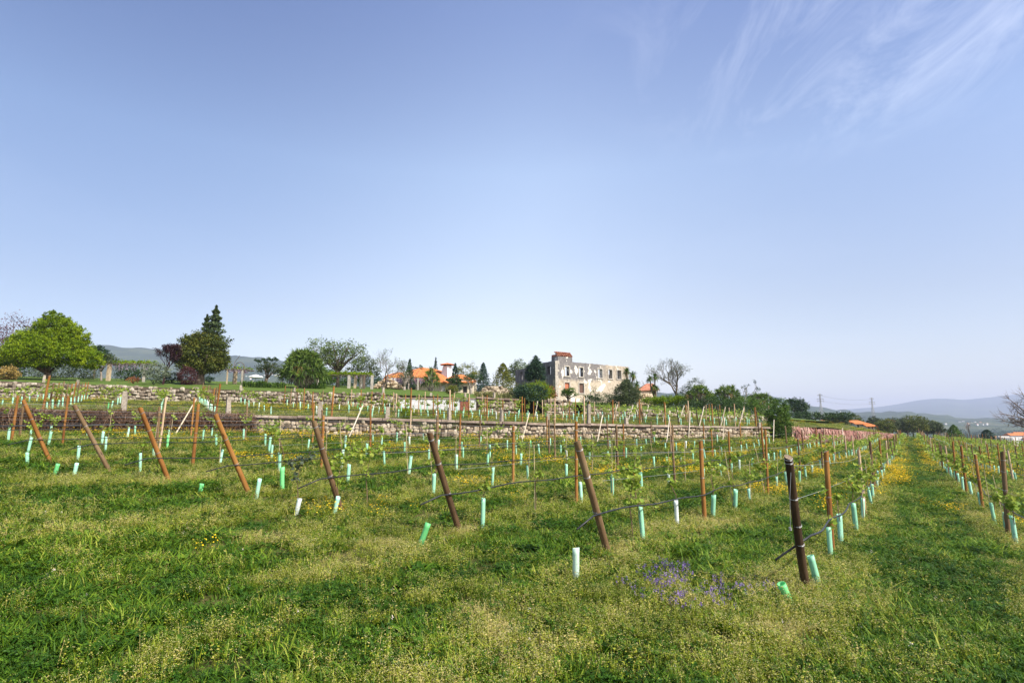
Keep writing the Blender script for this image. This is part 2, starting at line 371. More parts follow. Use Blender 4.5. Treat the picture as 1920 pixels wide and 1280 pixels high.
def region(name, lab, xs, ya, yb, nv, fz, mtl, power=1.0):
    mb = MB(); nu = len(xs); V = []; 
    XX = []; YY = []
    for j in range(nv + 1):
        t = (j / nv) ** power
        for x in xs:
            a, b = ya(x), yb(x); XX.append(x); YY.append(a + (b - a) * t)
    XX = np.array(XX); YY = np.array(YY)
    Z = np.concatenate([fz(XX[i:i + 4000], YY[i:i + 4000]) for i in range(0, len(XX), 4000)])
    V = np.stack([XX, YY, Z], 1)
    idx = np.arange(nv * nu).reshape(nv, nu)[:, :-1].ravel()
    Fc = np.stack([idx, idx + 1, idx + nu + 1, idx + nu], 1)
    mb.addnp(V, Fc, 0.5)
    o = new(name, mb.mesh(name, mtl, smooth=True), label=lab, kind='structure')
    return o
xs1 = np.concatenate([np.linspace(-90, -30, 20), np.linspace(-29, 30, 140), np.linspace(31, 75, 60), np.linspace(76, 150, 30)])
region('field_ground', 'grassy lower vineyard field', xs1, lambda x: -6.0, lambda x: min(y1(x) + 0.35, 118.0) if x < 74.6 else 118.0, 170, lambda X, Y: T1(X, Y), M['field'], 1.7)
xs2 = np.concatenate([np.linspace(-45, 30, 90), np.linspace(31, 74.5, 50)])
region('terrace_ground', 'middle vineyard terrace between the two stone walls', xs2, lambda x: y1(x) + 0.05, lambda x: y2(x) + 0.35, 30, lambda X, Y: T2(X, Y), M['terrace'])
xs3 = np.concatenate([np.linspace(-75, 45, 120), np.linspace(46, 110, 40)])
def T3drop(X, Y):
    z = T3(X, np.minimum(Y, 112)); back = np.where(X < 5, 80, np.where(X < 30, 108, 95)) 
    return z - np.maximum(0, Y - back) ** 1.5 * 0.035
region('lawn', 'mown lawn and garden ground above the upper stone wall', xs3, lambda x: y2(x) + 0.05, lambda x: max(y2(x) + 20, 175.0), 60, T3drop, M['lawn'])

# far land: one sheet that carries the valley and the ridges out to the skyline
def prof(tab):
    a = np.array([q[0] for q in tab], float); b = np.array([q[1] for q in tab], float)
    return lambda px: np.interp(px, a, b)
r_near = prof([(-900, 640), (-200, 652), (60, 655), (160, 650), (190, 647), (215, 651), (250, 650), (290, 655), (330, 662), (400, 667), (445, 669), (480, 669), (520, 673), (560, 685), (650, 700), (800, 715), (1000, 730), (1250, 738),
               (1420, 741), (1440, 744), (1465, 748), (1500, 754), (1520, 763), (1545, 766), (1560, 770), (1580, 768), (1600, 773), (1625, 771), (1650, 774), (1672, 772), (1700, 772), (1715, 778), (1735, 775), (1760, 779), (1790, 784), (1820, 784), (1845, 783), (1880, 785), (1920, 787), (2300, 795)])
r_far = prof([(1300, 800), (1500, 780), (1560, 770), (1640, 763), (1680, 757), (1715, 751), (1745, 747), (1770, 746), (1800, 748), (1830, 746), (1865, 743), (1920, 738), (2050, 728), (2300, 735)])
us = np.linspace(-2.0, 2.0, 520)
ds = np.array([95, 120, 150, 190, 240, 300, 380, 480, 600, 750, 900, 1100, 1300, 1500, 1700, 1900, 2100, 2300, 2500, 2600, 2750, 3000, 3500, 4500, 5500, 6300, 7000, 7200, 7600, 8500])
def hz(u, d):
    px = 960 + F * u
    base = -6 - 22 * min(1.0, max(0, (d - 100) / 700)) 
    hn = CZ + (800 - r_near(px)) / F * 2600 * 1.0; hf = CZ + (800 - r_far(px)) / F * 7100
    if d <= 2600:
        t = max(0, (d - 650) / 1950) ** 1.35
        z = base * (1 - t) + hn * t
    else:
        t = min(1, (d - 2600) / 900); low = -40
        z = hn * (1 - t) + low * t
        if d > 3500:
            t = min(1, (d - 3500) / 3600); z = low * (1 - t ** 1.2) + hf * t ** 1.2
            if d > 7100: z = hf - (d - 7100) * 0.2
    amp = 14 * min(1, max(0, (d - 500) / 1500)) if d < 3500 else 12
    x, y = u * d, d
    q = noise.fractal(Vector((x / 420, y / 420, 1.3)), 1.0, 2.0, 5) * amp
    if abs(d - 2600) < 1: q = noise.fractal(Vector((x / 90, 7.7, 1.3)), 1.0, 2.0, 5) * 9
    if d > 6900: q = noise.fractal(Vector((x / 700, 3.1, 1.3)), 1.0, 2.0, 3) * 10
    return z + q
V = []
for d in ds:
    for u in us: V.append((u * d, d, hz(float(u), float(d))))
nu = len(us); Fc = []
for j in range(len(ds) - 1):
    for i in range(nu - 1):
        a = j * nu + i; Fc.append((a, a + 1, a + nu + 1, a + nu))
mb = MB(); mb.add(V, Fc)
m, nt = mat('wooded_hills')
tco = nd(nt, 'ShaderNodeTexCoord').outputs['Object']
a = nd(nt, 'ShaderNodeTexNoise', {'Vector': tco, 'Scale': 0.0035, 'Detail': 8, 'Roughness': 0.62}).outputs[0]
b = nd(nt, 'ShaderNodeTexNoise', {'Vector': tco, 'Scale': 0.05, 'Detail': 6, 'Roughness': 0.7}).outputs[0]
f = nd(nt, 'ShaderNodeMath', {0: b, 1: 0.45}, operation='MULTIPLY').outputs[0]
f = nd(nt, 'ShaderNodeMath', {0: a, 1: 0.75, 2: f}, operation='MULTIPLY_ADD').outputs[0]
f = nd(nt, 'ShaderNodeMapRange', {0: f, 1: 0.46, 2: 0.80}).outputs[0]
col = ramp(nt, f, [(0, (0.018, 0.036, 0.016)), (0.4, (0.035, 0.06, 0.024)), (0.65, (0.075, 0.10, 0.04)), (1, (0.15, 0.13, 0.085))])
p = nd(nt, 'ShaderNodeBsdfPrincipled', {'Base Color': col, 'Roughness': 0.95, 'Specular IOR Level': 0.05})
bb = nd(nt, 'ShaderNodeBump', {'Height': b, 'Strength': 1.0, 'Distance': 8.0}); nt.links.new(bb.outputs[0], p.inputs['Normal'])
nd(nt, 'ShaderNodeOutputMaterial', {0: p.outputs[0]})
new('hills', mb.mesh('hills', m, smooth=True), label='wooded valley and hazy hills behind the vineyard', kind='structure')
# ------------------------------------------------------------------ dry stone walls
def stonemat(name, cols, scale=3.0):
    return noisemat(name, cols, scale, detail=8, tintw=1.1, bump=0.7, rough=0.92, bdist=0.04, lo=0.25, hi=0.75)
M['rubble'] = stonemat('rubble_stone', [(0.09, 0.068, 0.045), (0.22, 0.17, 0.12), (0.35, 0.285, 0.21), (0.48, 0.415, 0.325)])
M['rubble2'] = stonemat('pale_rubble_stone', [(0.085, 0.068, 0.05), (0.21, 0.17, 0.13), (0.33, 0.28, 0.22), (0.47, 0.42, 0.345)])
M['coping'] = stonemat('coping_slab', [(0.17, 0.125, 0.10), (0.28, 0.22, 0.18), (0.38, 0.32, 0.27)], 2.0)
M['wallplant'] = leafmat('wall_plants', [(0.03, 0.05, 0.014), (0.08, 0.11, 0.025), (0.17, 0.19, 0.05)], .2)
M['gap'] = noisemat('earth_between_stones', [(0.07, 0.055, 0.038), (0.16, 0.125, 0.09)], 8, bump=0)
def lump(mb, c, a, b, cc, ax, ay, rnd, tint, mi=0):
    """one irregular stone: squashed rounded block, half sizes a (along ax) b (along ay) cc (up)"""
    V = []
    rings = [(-1, 0.62), (-0.72, 0.95), (0.0, 1.05), (0.72, 0.95), (1, 0.62)]
    k = 7
    ph = rnd.random() * 6.28
    for zz, rr in rings:
        for i in range(k):
            an = ph + i * 2 * math.pi / k
            x = math.cos(an); y = math.sin(an)
            x = math.copysign(abs(x) ** 0.6, x) * rr; y = math.copysign(abs(y) ** 0.6, y) * rr
            j = lambda: 1 + rnd.uniform(-.13, .13)
            V.append(c + ax * (x * a * j()) + ay * (y * b * j()) + Vector((0, 0, zz * cc * j())))
    Fc = []
    for r_ in range(4):
        for i in range(k): Fc.append((r_ * k + i, r_ * k + (i + 1) % k, (r_ + 1) * k + (i + 1) % k, (r_ + 1) * k + i))
    Fc.append(tuple(range(k - 1, -1, -1))); Fc.append(tuple(4 * k + i for i in range(k)))
    mb.add(V, Fc, tint, mi)
def polypos(pts, d):
    for a, b in zip(pts[:-1], pts[1:]):
        L = (Vector((b.x, b.y, 0)) - Vector((a.x, a.y, 0))).length
        if d <= L: return a.lerp(b, d / L), (b - a)
        d -= L
    return pts[-1], (pts[-1] - pts[-2])
def stone_wall(name, tops, bots, label, mats, seed, size=0.34, coping=0.0, thick=0.5, wob=0.0, parent=None):
    rnd = random.Random(seed); mb = MB()
    Ltot = sum((Vector((b.x, b.y)) - Vector((a.x, a.y))).length for a, b in zip(tops[:-1], tops[1:]))
    # earth core set behind the stone faces
    n = len(tops); V = []
    for t, b in zip(tops, bots):
        V += [Vector((t.x, t.y + 0.06, b.z - 0.4)), Vector((t.x, t.y + 0.06, t.z - 0.10)), Vector((t.x, t.y + thick, t.z - 0.10)), Vector((t.x, t.y + thick, b.z - 0.4))]
    Fc = []
    for i in range(n - 1):
        for k in range(4): Fc.append((i * 4 + k, (i + 1) * 4 + k, (i + 1) * 4 + (k + 1) % 4, i * 4 + (k + 1) % 4))
    Fc += [(0, 1, 2, 3), tuple((n - 1) * 4 + k for k in (3, 2, 1, 0))]
    mb.add(V, Fc, 0.5, 2)
    d = 0.0
    row = 0
    # courses of uneven stones
    hmax = max((t.z - b.z) for t, b in zip(tops, bots)) + 0.2
    z0 = -0.15
    while z0 < hmax:
        hc = size * rnd.uniform(0.62, 1.0)
        d = rnd.uniform(0, size)
        while d < Ltot:
            wl = size * rnd.choice([rnd.uniform(0.45, .9), rnd.uniform(0.7, 1.45)])
            pt_, dr = polypos(tops, d + wl / 2); pb_, _ = polypos(bots, d + wl / 2)
            ax = Vector((dr.x, dr.y, 0)).normalized(); ay = Vector((-ax.y, ax.x, 0))
            top = pt_.z - coping + rnd.uniform(-.05, .03) + (noise.noise(Vector((d * .23, seed, 0))) * wob)
            zc_ = pb_.z + z0 + hc / 2 + 0.16 * noise.noise(Vector((d * .8, z0 * 2, seed))) + rnd.uniform(-.05, .05)
            if zc_ + hc * 0.35 < top:
                hh = hc * rnd.uniform(0.62, 1.3)
                if zc_ + hh / 2 > top: hh = max(0.08, (top - zc_) * 2)
                c = Vector((pt_.x, pt_.y, zc_)) + ay * rnd.uniform(-.035, .03)
                lump(mb, c, wl / 2 * 0.97, 0.12 * rnd.uniform(.8, 1.3), hh / 2 * 0.96, ax, ay, rnd, rnd.uniform(0.2, 0.85) if rnd.random() < .8 else rnd.uniform(.75, 1.1), 0)
            d += wl
        z0 += hc * 0.97
    if coping:
        d = 0
        while d < Ltot:
            wl = rnd.uniform(0.9, 2.0)
            pt_, dr = polypos(tops, d + wl / 2); ax = Vector((dr.x, dr.y, 0)).normalized(); ay = Vector((-ax.y, ax.x, 0))
            z1 = pt_.z + rnd.uniform(-.02, .02); tn = rnd.uniform(.1, .9)
            c = Vector((pt_.x, pt_.y, z1 - coping / 2)) + ay * 0.12
            sl = dr.z / max(1e-6, Vector((dr.x, dr.y)).length)
            V = []
            for sz_ in (-1, 1):
                for sy_ in (-1, 1):
                    for sx_ in (-1, -.33, .33, 1):
                        V.append(c + ax * (sx_ * (wl / 2 - .012)) + ay * (sy_ * 0.30 + rnd.uniform(-.03, .03)) + Vector((0, 0, sz_ * coping * .5 + sx_ * wl / 2 * sl + rnd.uniform(-.012, .012))))
            q = lambda z, y, x: z * 8 + y * 4 + x
            Fc = []
            for i in range(3):
                Fc += [(q(0, 0, i), q(0, 1, i), q(0, 1, i + 1), q(0, 0, i + 1)), (q(1, 0, i), q(1, 0, i + 1), q(1, 1, i + 1), q(1, 1, i)),
                       (q(0, 0, i), q(0, 0, i + 1), q(1, 0, i + 1), q(1, 0, i)), (q(0, 1, i), q(1, 1, i), q(1, 1, i + 1), q(0, 1, i + 1))]
            Fc += [(q(0, 0, 0), q(1, 0, 0), q(1, 1, 0), q(0, 1, 0)), (q(0, 0, 3), q(0, 1, 3), q(1, 1, 3), q(1, 0, 3))]
            mb.add(V, Fc, tn, 1)
            d += wl
    wall_ = new(name, mb.mesh(name, mats), parent=parent, label=label, cat='stone wall')
    if Ltot > 12:
        mp_ = MB()
        for _ in range(int(Ltot * 3.2)):
            d = rnd.uniform(0, Ltot); a_, dr = polypos(tops, d); b_, _q = polypos(bots, d); t_ = rnd.random() ** .7
            c0 = Vector((a_.x, a_.y - .16, b_.z + (a_.z - b_.z) * t_)); R0 = rnd.uniform(.05, .22); tn = rnd.uniform(.1, .7)
            for q in range(26):
                c = c0 + Vector((rnd.gauss(0, R0), rnd.gauss(-.02, .04), rnd.gauss(0, R0 * .6))); e = Vector((rnd.gauss(0, 1), rnd.gauss(0, .6), rnd.gauss(0, 1))).normalized() * rnd.uniform(.015, .035); f_ = e.orthogonal().normalized() * e.length * .6
                mp_.add([c - e, c + f_, c + e, c - f_], [(0, 1, 2, 3)], min(1, max(0, tn + rnd.gauss(0, .15))))
        new('joint_plants', mp_.mesh('joint_plants', M['wallplant']), wall_)
    return wall_
stone_wall('lower_stone_wall', w1t, w1b_, 'long low rubble wall with flat granite coping, nearest of the stone walls, behind the leaning posts', [M['rubble'], M['coping'], M['gap']], 3, 0.31, coping=0.15)
def seg(L, a, b):     # part of polyline by index of photo column
    out = []
    for (q, P) in L:
        if a <= q[0] <= b: out.append(P)
    return out
def W2at(px):
    xs = [q[0] for q in W2]; f = lambda k: float(np.interp(px, xs, [q[k] for q in W2]))
    return pt(px, f(1), f(3)), pt(px, f(2), f(3))
def wallrange(name, a, b, label, seed, dz=0.0, step=60, **kw):
    n = max(2, int((b - a) / step) + 1); T = []; B = []
    for i in range(n):
        t_, b_ = W2at(a + (b - a) * i / (n - 1)); T.append(t_ + Vector((0, 0, dz))); B.append(b_)
    return stone_wall(name, T, B, label, [M['rubble2'], M['coping'], M['gap']], seed, 0.38, **kw)
wallrange('upper_stone_wall', -260, 748, 'pale rubble wall holding up the lawn on the left, below the big trees', 5, wob=0.25)
wallrange('garden_stone_wall', 893, 968, 'short coped stone wall between the grey rendered wall and the round green bush', 6, dz=0.05, step=30, coping=0.15)
wallrange('broken_stone_wall', 1020, 1074, 'rough squared end of stone wall below the corner of the ruin', 7, dz=0.25, step=25, wob=0.5)
wallrange('upper_stone_wall', 1092, 1436, 'low rubble wall right of the ruin, behind the white leaning stakes', 8, wob=0.35)
# grey rendered wall of the pool terrace, with the rusty pump door
a_, ab = W2at(748); b_, bb_ = W2at(893)
mb = MB(); dr = (b_ - a_); dr.z = 0; Lw = dr.length; ax = dr.normalized(); ay = Vector((-ax.y, ax.x, 0))
MW = lambda q: a_ + ax * q.x + ay * q.y + Vector((0, 0, q.z))
M['render'] = noisemat('grey_render', [(0.42, 0.43, 0.45), (0.55, 0.56, 0.58), (0.64, 0.65, 0.67)], 2.5, bump=0.15, stretch=(0.5, 0.5, 2.2))
box(mb, 0.02, Lw - 0.02, 0.0, 0.45, -1.75, -0.42, M=MW)
rw = new('rendered_wall', mb.mesh('rendered_wall', M['render']), label='smooth grey rendered wall with a rusty door, in line with the upper stone wall', cat='wall')
mb = MB(); box(mb, -.03, Lw, -0.07, 0.5, -0.40, -0.30, M=MW); new('coping', mb.mesh('coping', M['coping']), rw)
M['rust'] = noisemat('rusty_sheet', [(0.12, 0.035, 0.02), (0.22, 0.075, 0.045), (0.30, 0.13, 0.08)], 7, bump=0.2)
mb = MB(); box(mb, Lw * 0.79, Lw * 0.79 + 0.75, -0.05, 0.0, -1.60, -0.62, M=MW); dd = new('door', mb.mesh('door', M['rust']), rw, label='rusty brown metal door')
mb = MB(); box(mb, Lw * 0.79 - .08, Lw * 0.79 + .83, -0.07, 0.0, -0.62, -0.50, M=MW); new('lintel', mb.mesh('lintel', plain('dark_lintel', (0.06, 0.05, 0.05))), dd)
# granite marker stones standing on the wall tops
rnd = random.Random(12)
def granite_post(px, pytop, pybot, Y, label, wpx=10, group='granite posts along the lower wall'):
    a = pt(px, pybot, Y); h = pt(px, pytop, Y).z - a.z + 0.1; a.z -= 0.1
    wd = wpx / F * Y / 2; mb = MB(); V = []
    for k in range(6):
        z = h * k / 5; s_ = 1 - 0.25 * (k / 5) ** 2
        for x, y in ((-1, -1), (1, -1), (1, 1), (-1, 1)):
            V.append((x * wd * s_ + rnd.uniform(-.12, .12) * wd, y * wd * .8 * s_ + rnd.uniform(-.1, .1) * wd, z))
    Fc = [(i * 4 + k, i * 4 + (k + 1) % 4, (i + 1) * 4 + (k + 1) % 4, (i + 1) * 4 + k) for i in range(5) for k in range(4)] + [(3, 2, 1, 0), (20, 21, 22, 23)]
    mb.add(V, Fc, rnd.uniform(.4, .9))
    return new('granite_post', mb.mesh('granite_post', M['granite']), loc=a, rot=(rnd.uniform(-.05, .05), rnd.uniform(-.05, .05), rnd.random()), label=label, cat='stone post', group=group)
gp = [(232, 733, 771), (428, 744, 776), (600, 753, 781), (726, 762, 784), (842, 764, 787), (940, 768, 790), (1027, 774, 792), (1104, 757, 795), (1175, 782, 797), (1424, 792, 802)]
gl = ['rough granite post on the lower wall, leftmost, below the purple plum tree', 'stout granite post on the lower wall beside the cluster of orange posts', 'granite post on the lower wall below the big yucca',
      'squat granite post on the lower wall just left of the round green tuft', 'granite post on the lower wall below the white chimney', 'granite post on the lower wall below the yellow green conifer',
      'granite post on the lower wall below the round green bush', 'tallest pale granite post, below the ruined facade', 'dark stump of granite on the lower wall right of the tallest one', 'pale capped granite post at the right end of the lower wall']
for (x, t, b), l in zip(gp, gl):
    Yp = float(np.interp(x, [q[0] for q in W1], [q[3] for q in W1])) + 0.15
    granite_post(x, t, b + 2, Yp, l, 8 if x < 800 else 6.5)
gp2 = [(82, 703, 718), (146, 712, 722), (452, 722, 734), (551, 727, 737), (718, 726, 740), (808, 736, 747), (872, 737, 750), (926, 735, 752), (1068, 748, 762), (1195, 757, 772)]
for i, (x, t, b) in enumerate(gp2):
    granite_post(x, t, b, float(np.interp(x, [q[0] for q in W2], [q[3] for q in W2])) + 0.6,
                 ['small', 'thin', 'short', 'slim', 'pale', 'little', 'grey', 'narrow', 'squared', 'weathered'][i] + ' granite fence post at the lawn edge ' +
                 ['under the bright green tree', 'right of the bright green tree', 'right of the tall tree with the spire', 'under the big yucca', 'before the rock pile', 'before the palm clump', 'above the rusty door', 'before the yellow grasses', 'before the ruin corner', 'below the grey green bush'][i],
                 4.5, 'granite posts along the upper wall')

# dry creepers hanging over the walls
def creeper(name, tops, bots, n, label, m, seed, w=0.012, over=0.25, hmin=0.5, mess=0.0, lo=-.5, hi=.05):
    rnd = random.Random(seed); mb = MB()
    Ltot = sum((Vector((b.x, b.y)) - Vector((a.x, a.y))).length for a, b in zip(tops[:-1], tops[1:]))
    for i in range(n):
        d = rnd.uniform(0, Ltot); t, dr = polypos(tops, d); b, _ = polypos(bots, d)
        ax = Vector((dr.x, dr.y, 0)).normalized(); ay = Vector((-ax.y, ax.x, 0))
        h = (t.z - b.z); u = rnd.random(); dens = noise.noise(Vector((d * .18, seed, 3))) + (.45 * noise.noise(Vector((d * 1.1, u * 2.2, seed))) if mess else 0)
        if dens < rnd.uniform(lo, hi): continue
        p = t + Vector((0, 0, rnd.uniform(-.3, .16) - u * h * .6)) - ay * rnd.uniform(0.05, over + .15)
        L = rnd.uniform(.25, .6) * h * hmin * 2; sw = rnd.gauss(0, .35)
        q = p - Vector((0, 0, L)) * rnd.uniform(.7, 1) + ax * sw * L - ay * rnd.uniform(0, .15)
        if mess and rnd.random() < mess: q = p + Vector((rnd.gauss(0, 1) * ax.x, rnd.gauss(0, 1) * ax.x * .4, rnd.gauss(-.1, .6))) * rnd.uniform(.1, .32)
        q.z = max(q.z, b.z + 0.02); mid = p.lerp(q, .5) - ay * rnd.uniform(0.02, .14) + ax * rnd.gauss(0, .06)
        ww = w * rnd.uniform(.6, 1.6); tn = min(1, max(0, .5 + dens * .5 + rnd.gauss(0, .22)))
        side = (ax * rnd.uniform(.4, 1) + ay * rnd.uniform(-.8, .8)).normalized() * ww
        mb.add([p - side, p + side, mid + side * 1.2, mid - side * 1.2, q + side * .3, q - side * .3], [(0, 1, 2, 3), (3, 2, 4, 5)], tn)
    return new(name, mb.mesh(name, m), label=label, kind='stuff')
M['drybrush'] = leafmat('dry_purple_brush', [(0.034, 0.018, 0.009), (0.092, 0.048, 0.028), (0.165, 0.092, 0.054), (0.26, 0.175, 0.11)], 0.15)
M['pinkbrush'] = leafmat('pink_creeper', [(0.15, 0.06, 0.045), (0.31, 0.145, 0.115), (0.44, 0.24, 0.20), (0.50, 0.36, 0.29)], 0.2)
wl = [q for q in w1t if q.x < -13.5]; wlb = w1b_[:len(wl)]
creeper('dry_brush', wl, wlb, 34000, 'purple brown dry brush hanging over the left of the lower wall', M['drybrush'], 4, 0.009, 0.6, .5, mess=.75, lo=-.42, hi=.10)
stone_wall('bank_wall', pkt, pkb, 'earth coloured wall under pink creeper beside the grassy track', [M['rubble'], M['coping'], M['gap']], 9, 0.5)
creeper('pink_creeper', pkt, pkb, 26000, 'pink creeper curtain hanging over the bank wall at the far right', M['pinkbrush'], 2, 0.035, 0.5, .9)

# ------------------------------------------------------------------ vineyard rows
ORD = ['first', 'second', 'third', 'fourth', 'fifth', 'sixth', 'seventh', 'eighth', 'ninth', 'tenth', 'eleventh', 'twelfth', 'thirteenth', 'fourteenth', 'fifteenth', 'sixteenth', 'seventeenth', 'eighteenth', 'nineteenth', 'twentieth']
TENS = {2: 'twenty', 3: 'thirty', 4: 'forty', 5: 'fifty', 6: 'sixty', 7: 'seventy', 8: 'eighty', 9: 'ninety'}
def nth(i):           # 1-based
    if i <= 20: return ORD[i - 1]
    t, u = divmod(i, 10)
    return (TENS[t] + '-' + ORD[u - 1]) if u else TENS[t][:-1] + 'ieth'
def postmesh(m, seed, h=1.0, r=0.055):
    rnd = random.Random(seed); mb = MB(); k = 14; n = 12; V = []
    for i in range(n + 1):
        z = -0.25 + (h + 0.25) * i / n
        rr = r * (1.06 - 0.12 * i / n)
        cx = 0.012 * noise.noise(Vector((seed, z * 1.3, 0))); cy = 0.012 * noise.noise(Vector((seed, z * 1.3, 9)))
        for j in range(k):
            an = 2 * math.pi * j / k
            q = rr * (1 + 0.06 * noise.noise(Vector((math.cos(an) * 1.5, math.sin(an) * 1.5, z * 3 + seed * 7))))
            V.append((cx + q * math.cos(an), cy + q * math.sin(an), z + (0.012 * math.cos(an + seed) if i == n else 0)))
    Fc = [(i * k + j, i * k + (j + 1) % k, (i + 1) * k + (j + 1) % k, (i + 1) * k + j) for i in range(n) for j in range(k)]
    mb.add(V, Fc); mb.add([V[n * k + j] for j in range(k)], [tuple(range(k))], 0.5, 1)
    me = mb.mesh('wooden_post', [m, M['endgrain']])
    me.polygons.foreach_set('use_smooth', [True] * len(Fc) + [False])
    return me
PM = {k: [postmesh(M[k], i + j * 7, 1.0) for i in range(3)] for j, k in enumerate(('orange', 'brown', 'dark', 'tan'))}
wm = MB()
for k_ in range(3):
    zz = k_ * 0.006; tube(wm, [(math.cos(a_ * .5236) * .056, math.sin(a_ * .5236) * .056, zz + .004 * math.sin(a_ + k_)) for a_ in range(13)], 0.0016, 4)
TIE = wm.mesh('wire_tie', M['wire'])
def post(x, y, h, kind, label, lean=None, rad=1.0, group='wooden trellis posts', ties=(), z=None):
    zz = gz(x, y) if z is None else z
    rot = (rnd.gauss(0, .018), rnd.gauss(0, .018), rnd.random() * 6.28)
    if lean is not None:
        v = Vector(lean); rot = v.to_track_quat('Z', 'Y').to_euler()
    me = rnd.choice(PM[kind]); o = new('wooden_post', me, loc=(x, y, zz - .02), rot=rot, scale=(rad, rad, h), label=label, cat='post', group=group)
    for t in ties:
        new('wire_tie', TIE, o, loc=(0, 0, t), scale=(1.0, 1.0, 1.0 / h))
    return o
# end posts, read off the photograph: foot pixel, distance, top pixel
ENDS = [(95, 865, 16.2, 43, 750, 'orange', 'leftmost of the eight leaning end posts, reddish brown'), (207, 892, 15.05, 140, 760, 'brown', 'second leaning end post from the left, grey brown bark'),
        (318, 900, 13.7, 263, 765, 'orange', 'third leaning end post from the left, smooth orange wood'), (468, 932, 12.55, 403, 777, 'orange', 'fourth leaning end post from the left, knotty orange wood'),
        (640, 955, 11.2, 588, 788, 'brown', 'fifth leaning end post, with a leafy vine at its foot'), (862, 1005, 9.9, 805, 810, 'brown', 'sixth leaning end post, dark brown, hose passing behind'),
        (1140, 1035, 8.5, 1082, 827, 'brown', 'seventh leaning end post, rough grey brown bark, sawn top'), (1512, 1105, 7.0, 1478, 857, 'dark', 'dark thick upright end post nearest the camera, wrapped with wire')]
rnd = random.Random(77)
end_ps = {}
for i, (bx, by, Y, tx, ty, kd, lab) in enumerate(ENDS):
    b = pt(bx, by, Y); b.z = gz(b.x, b.y)
    a = Vector((-SA, -CA, 0))
    best = None                       # how far the head leans out along the row, from its photo column and row
    for s_ in np.linspace(0, 1.5, 61):
        for h_ in np.linspace(1.2, 2.2, 51):
            q = b + a * float(s_) + Vector((0, 0, float(h_)))
            qx, qy = proj(*q); e = (qx - tx) ** 2 + (qy - ty) ** 2
            if best is None or e < best[0]: best = (e, float(s_), float(h_))
    s_, h_ = best[1], best[2]
    v = a * s_ + Vector((0, 0, h_)); L = v.length
    p_, sp_ = to_ps(b.x, b.y); end_ps[i + 1] = (p_, sp_)
    o = post(b.x, b.y, L, kd, lab, lean=v, rad=.92 if i != 7 else .84, group='leaning end posts of the vine rows', ties=(0.93, 0.70, 0.4) if i < 7 else (0.985, 0.96, 0.70, 0.5, 0.36))
    o.location.z = b.z
ROWS = {}
for i in range(-7, 19):
    if i in end_ps: p_, s0 = end_ps[i]
    elif i < 1: p_ = end_ps[1][0] - 2.66 * (1 - i); s0 = end_ps[1][1] - 0.5 * (1 - i)
    else: p_ = 1.62 + 2.66 * (i - 9); s0 = 7.0
    ROWS[i] = (p_, s0)
def row_end(i):
    p_, s0 = ROWS[i]; s = s0
    lim = 2.6 if i <= 5 else 1.2
    while s < 150:
        x, y = ps(p_, s)
        if y > y1(x) - lim or y > 114: break
        s += 0.5
    return s - 0.5
ROWDESC = {}
for i in ROWS:
    if 1 <= i <= 7: ROWDESC[i] = f'row of the {ORD[i-1]} leaning end post'
    elif i == 8: ROWDESC[i] = 'row of the dark post nearest the camera'
    elif i < 1: ROWDESC[i] = ('nearest row' if i == 0 else f'{ORD[-i]} row') + ' behind the leftmost leaning post'
    else: ROWDESC[i] = f'{ORD[i-9]} row right of the grassy track'
def seen(x, y, z, m=25):
    q = proj(x, y, z); return -m < q[0] < 1920 + m and -50 < q[1] < 1330
VINES = []            # (x, y, dist, description)
for i in sorted(ROWS):
    p_, s0 = ROWS[i]; s1 = row_end(i)
    if s1 - s0 < 3: continue
    r_ = random.Random(i * 13 + 5)
    off = {8: 3.2, 7: 4.6, 6: 4.1, 5: 5.8, 4: 5.9, 3: 4.3}.get(i, r_.uniform(2, 6))
    s = s0 + off; k = 1
    far = (i >= 9)
    while s < s1 - 1.0:
        x, y = ps(p_ + r_.gauss(0, .04), s)
        h = {(8, 1): 1.66, (8, 2): 1.68, (7, 1): 1.68, (7, 2): 2.05, (6, 1): 1.86}.get((i, k), r_.uniform(1.55, 1.95))
        if seen(x, y, gz(x, y) + h):
            kd = r_.choice(['orange', 'orange', 'brown', 'brown', 'tan']) if (i, k) not in ((8, 1), (7, 1), (6, 1), (7, 2)) else 'orange'
            nm = {'orange': 'orange treated', 'brown': 'grey brown', 'tan': 'pale bare'}[kd]
            post(x, y, h, kd, f'{nm} upright post, {nth(k)} along the {ROWDESC[i]}', rad=r_.uniform(.64, .84), ties=(0.9, 0.55) if y < 20 else ())
        s += 6.6 + r_.uniform(-.5, .5) if not far else 5.6 + r_.uniform(-.4, .4); k += 1
    # pale split stake bracing the far end
    if i in (-3, -1, 1, 2, 3, 4, 5, 6) and s1 > s0 + 5:
        x, y = ps(p_, s1 - 0.3); 
        if seen(x, y, gz(x, y)):
            tp = Vector((x, y, 0)) ; v = Vector((SA, CA, 0)) * 0.95 + Vector((0, 0, 1.9))
            me = PM['tan'][0].copy(); me.materials[0] = M['pale']; me.materials[1] = M['pale']
            new('split_stake', me, loc=(x, y, gz(x, y) - .05), rot=v.to_track_quat('Z', 'Y').to_euler(), scale=(.62, .62, v.length),
                label=f'pale split stake ending the {ROWDESC[i]}', cat='stake', group='pale stakes at the far row ends')
    s = s0 + r_.uniform(.5, 1.0) if i != 7 else s0 + 1.3; k = 1
    while s < s1 - .5:
        if r_.random() > 0.07 or y < 12:
            x, y = ps(p_ + r_.gauss(0, .06), s)
            if seen(x, y, gz(x, y) + .3, 40): VINES.append((x, y, math.hypot(x, y), i, k))
        s += r_.uniform(1.7, 2.15); k += 1

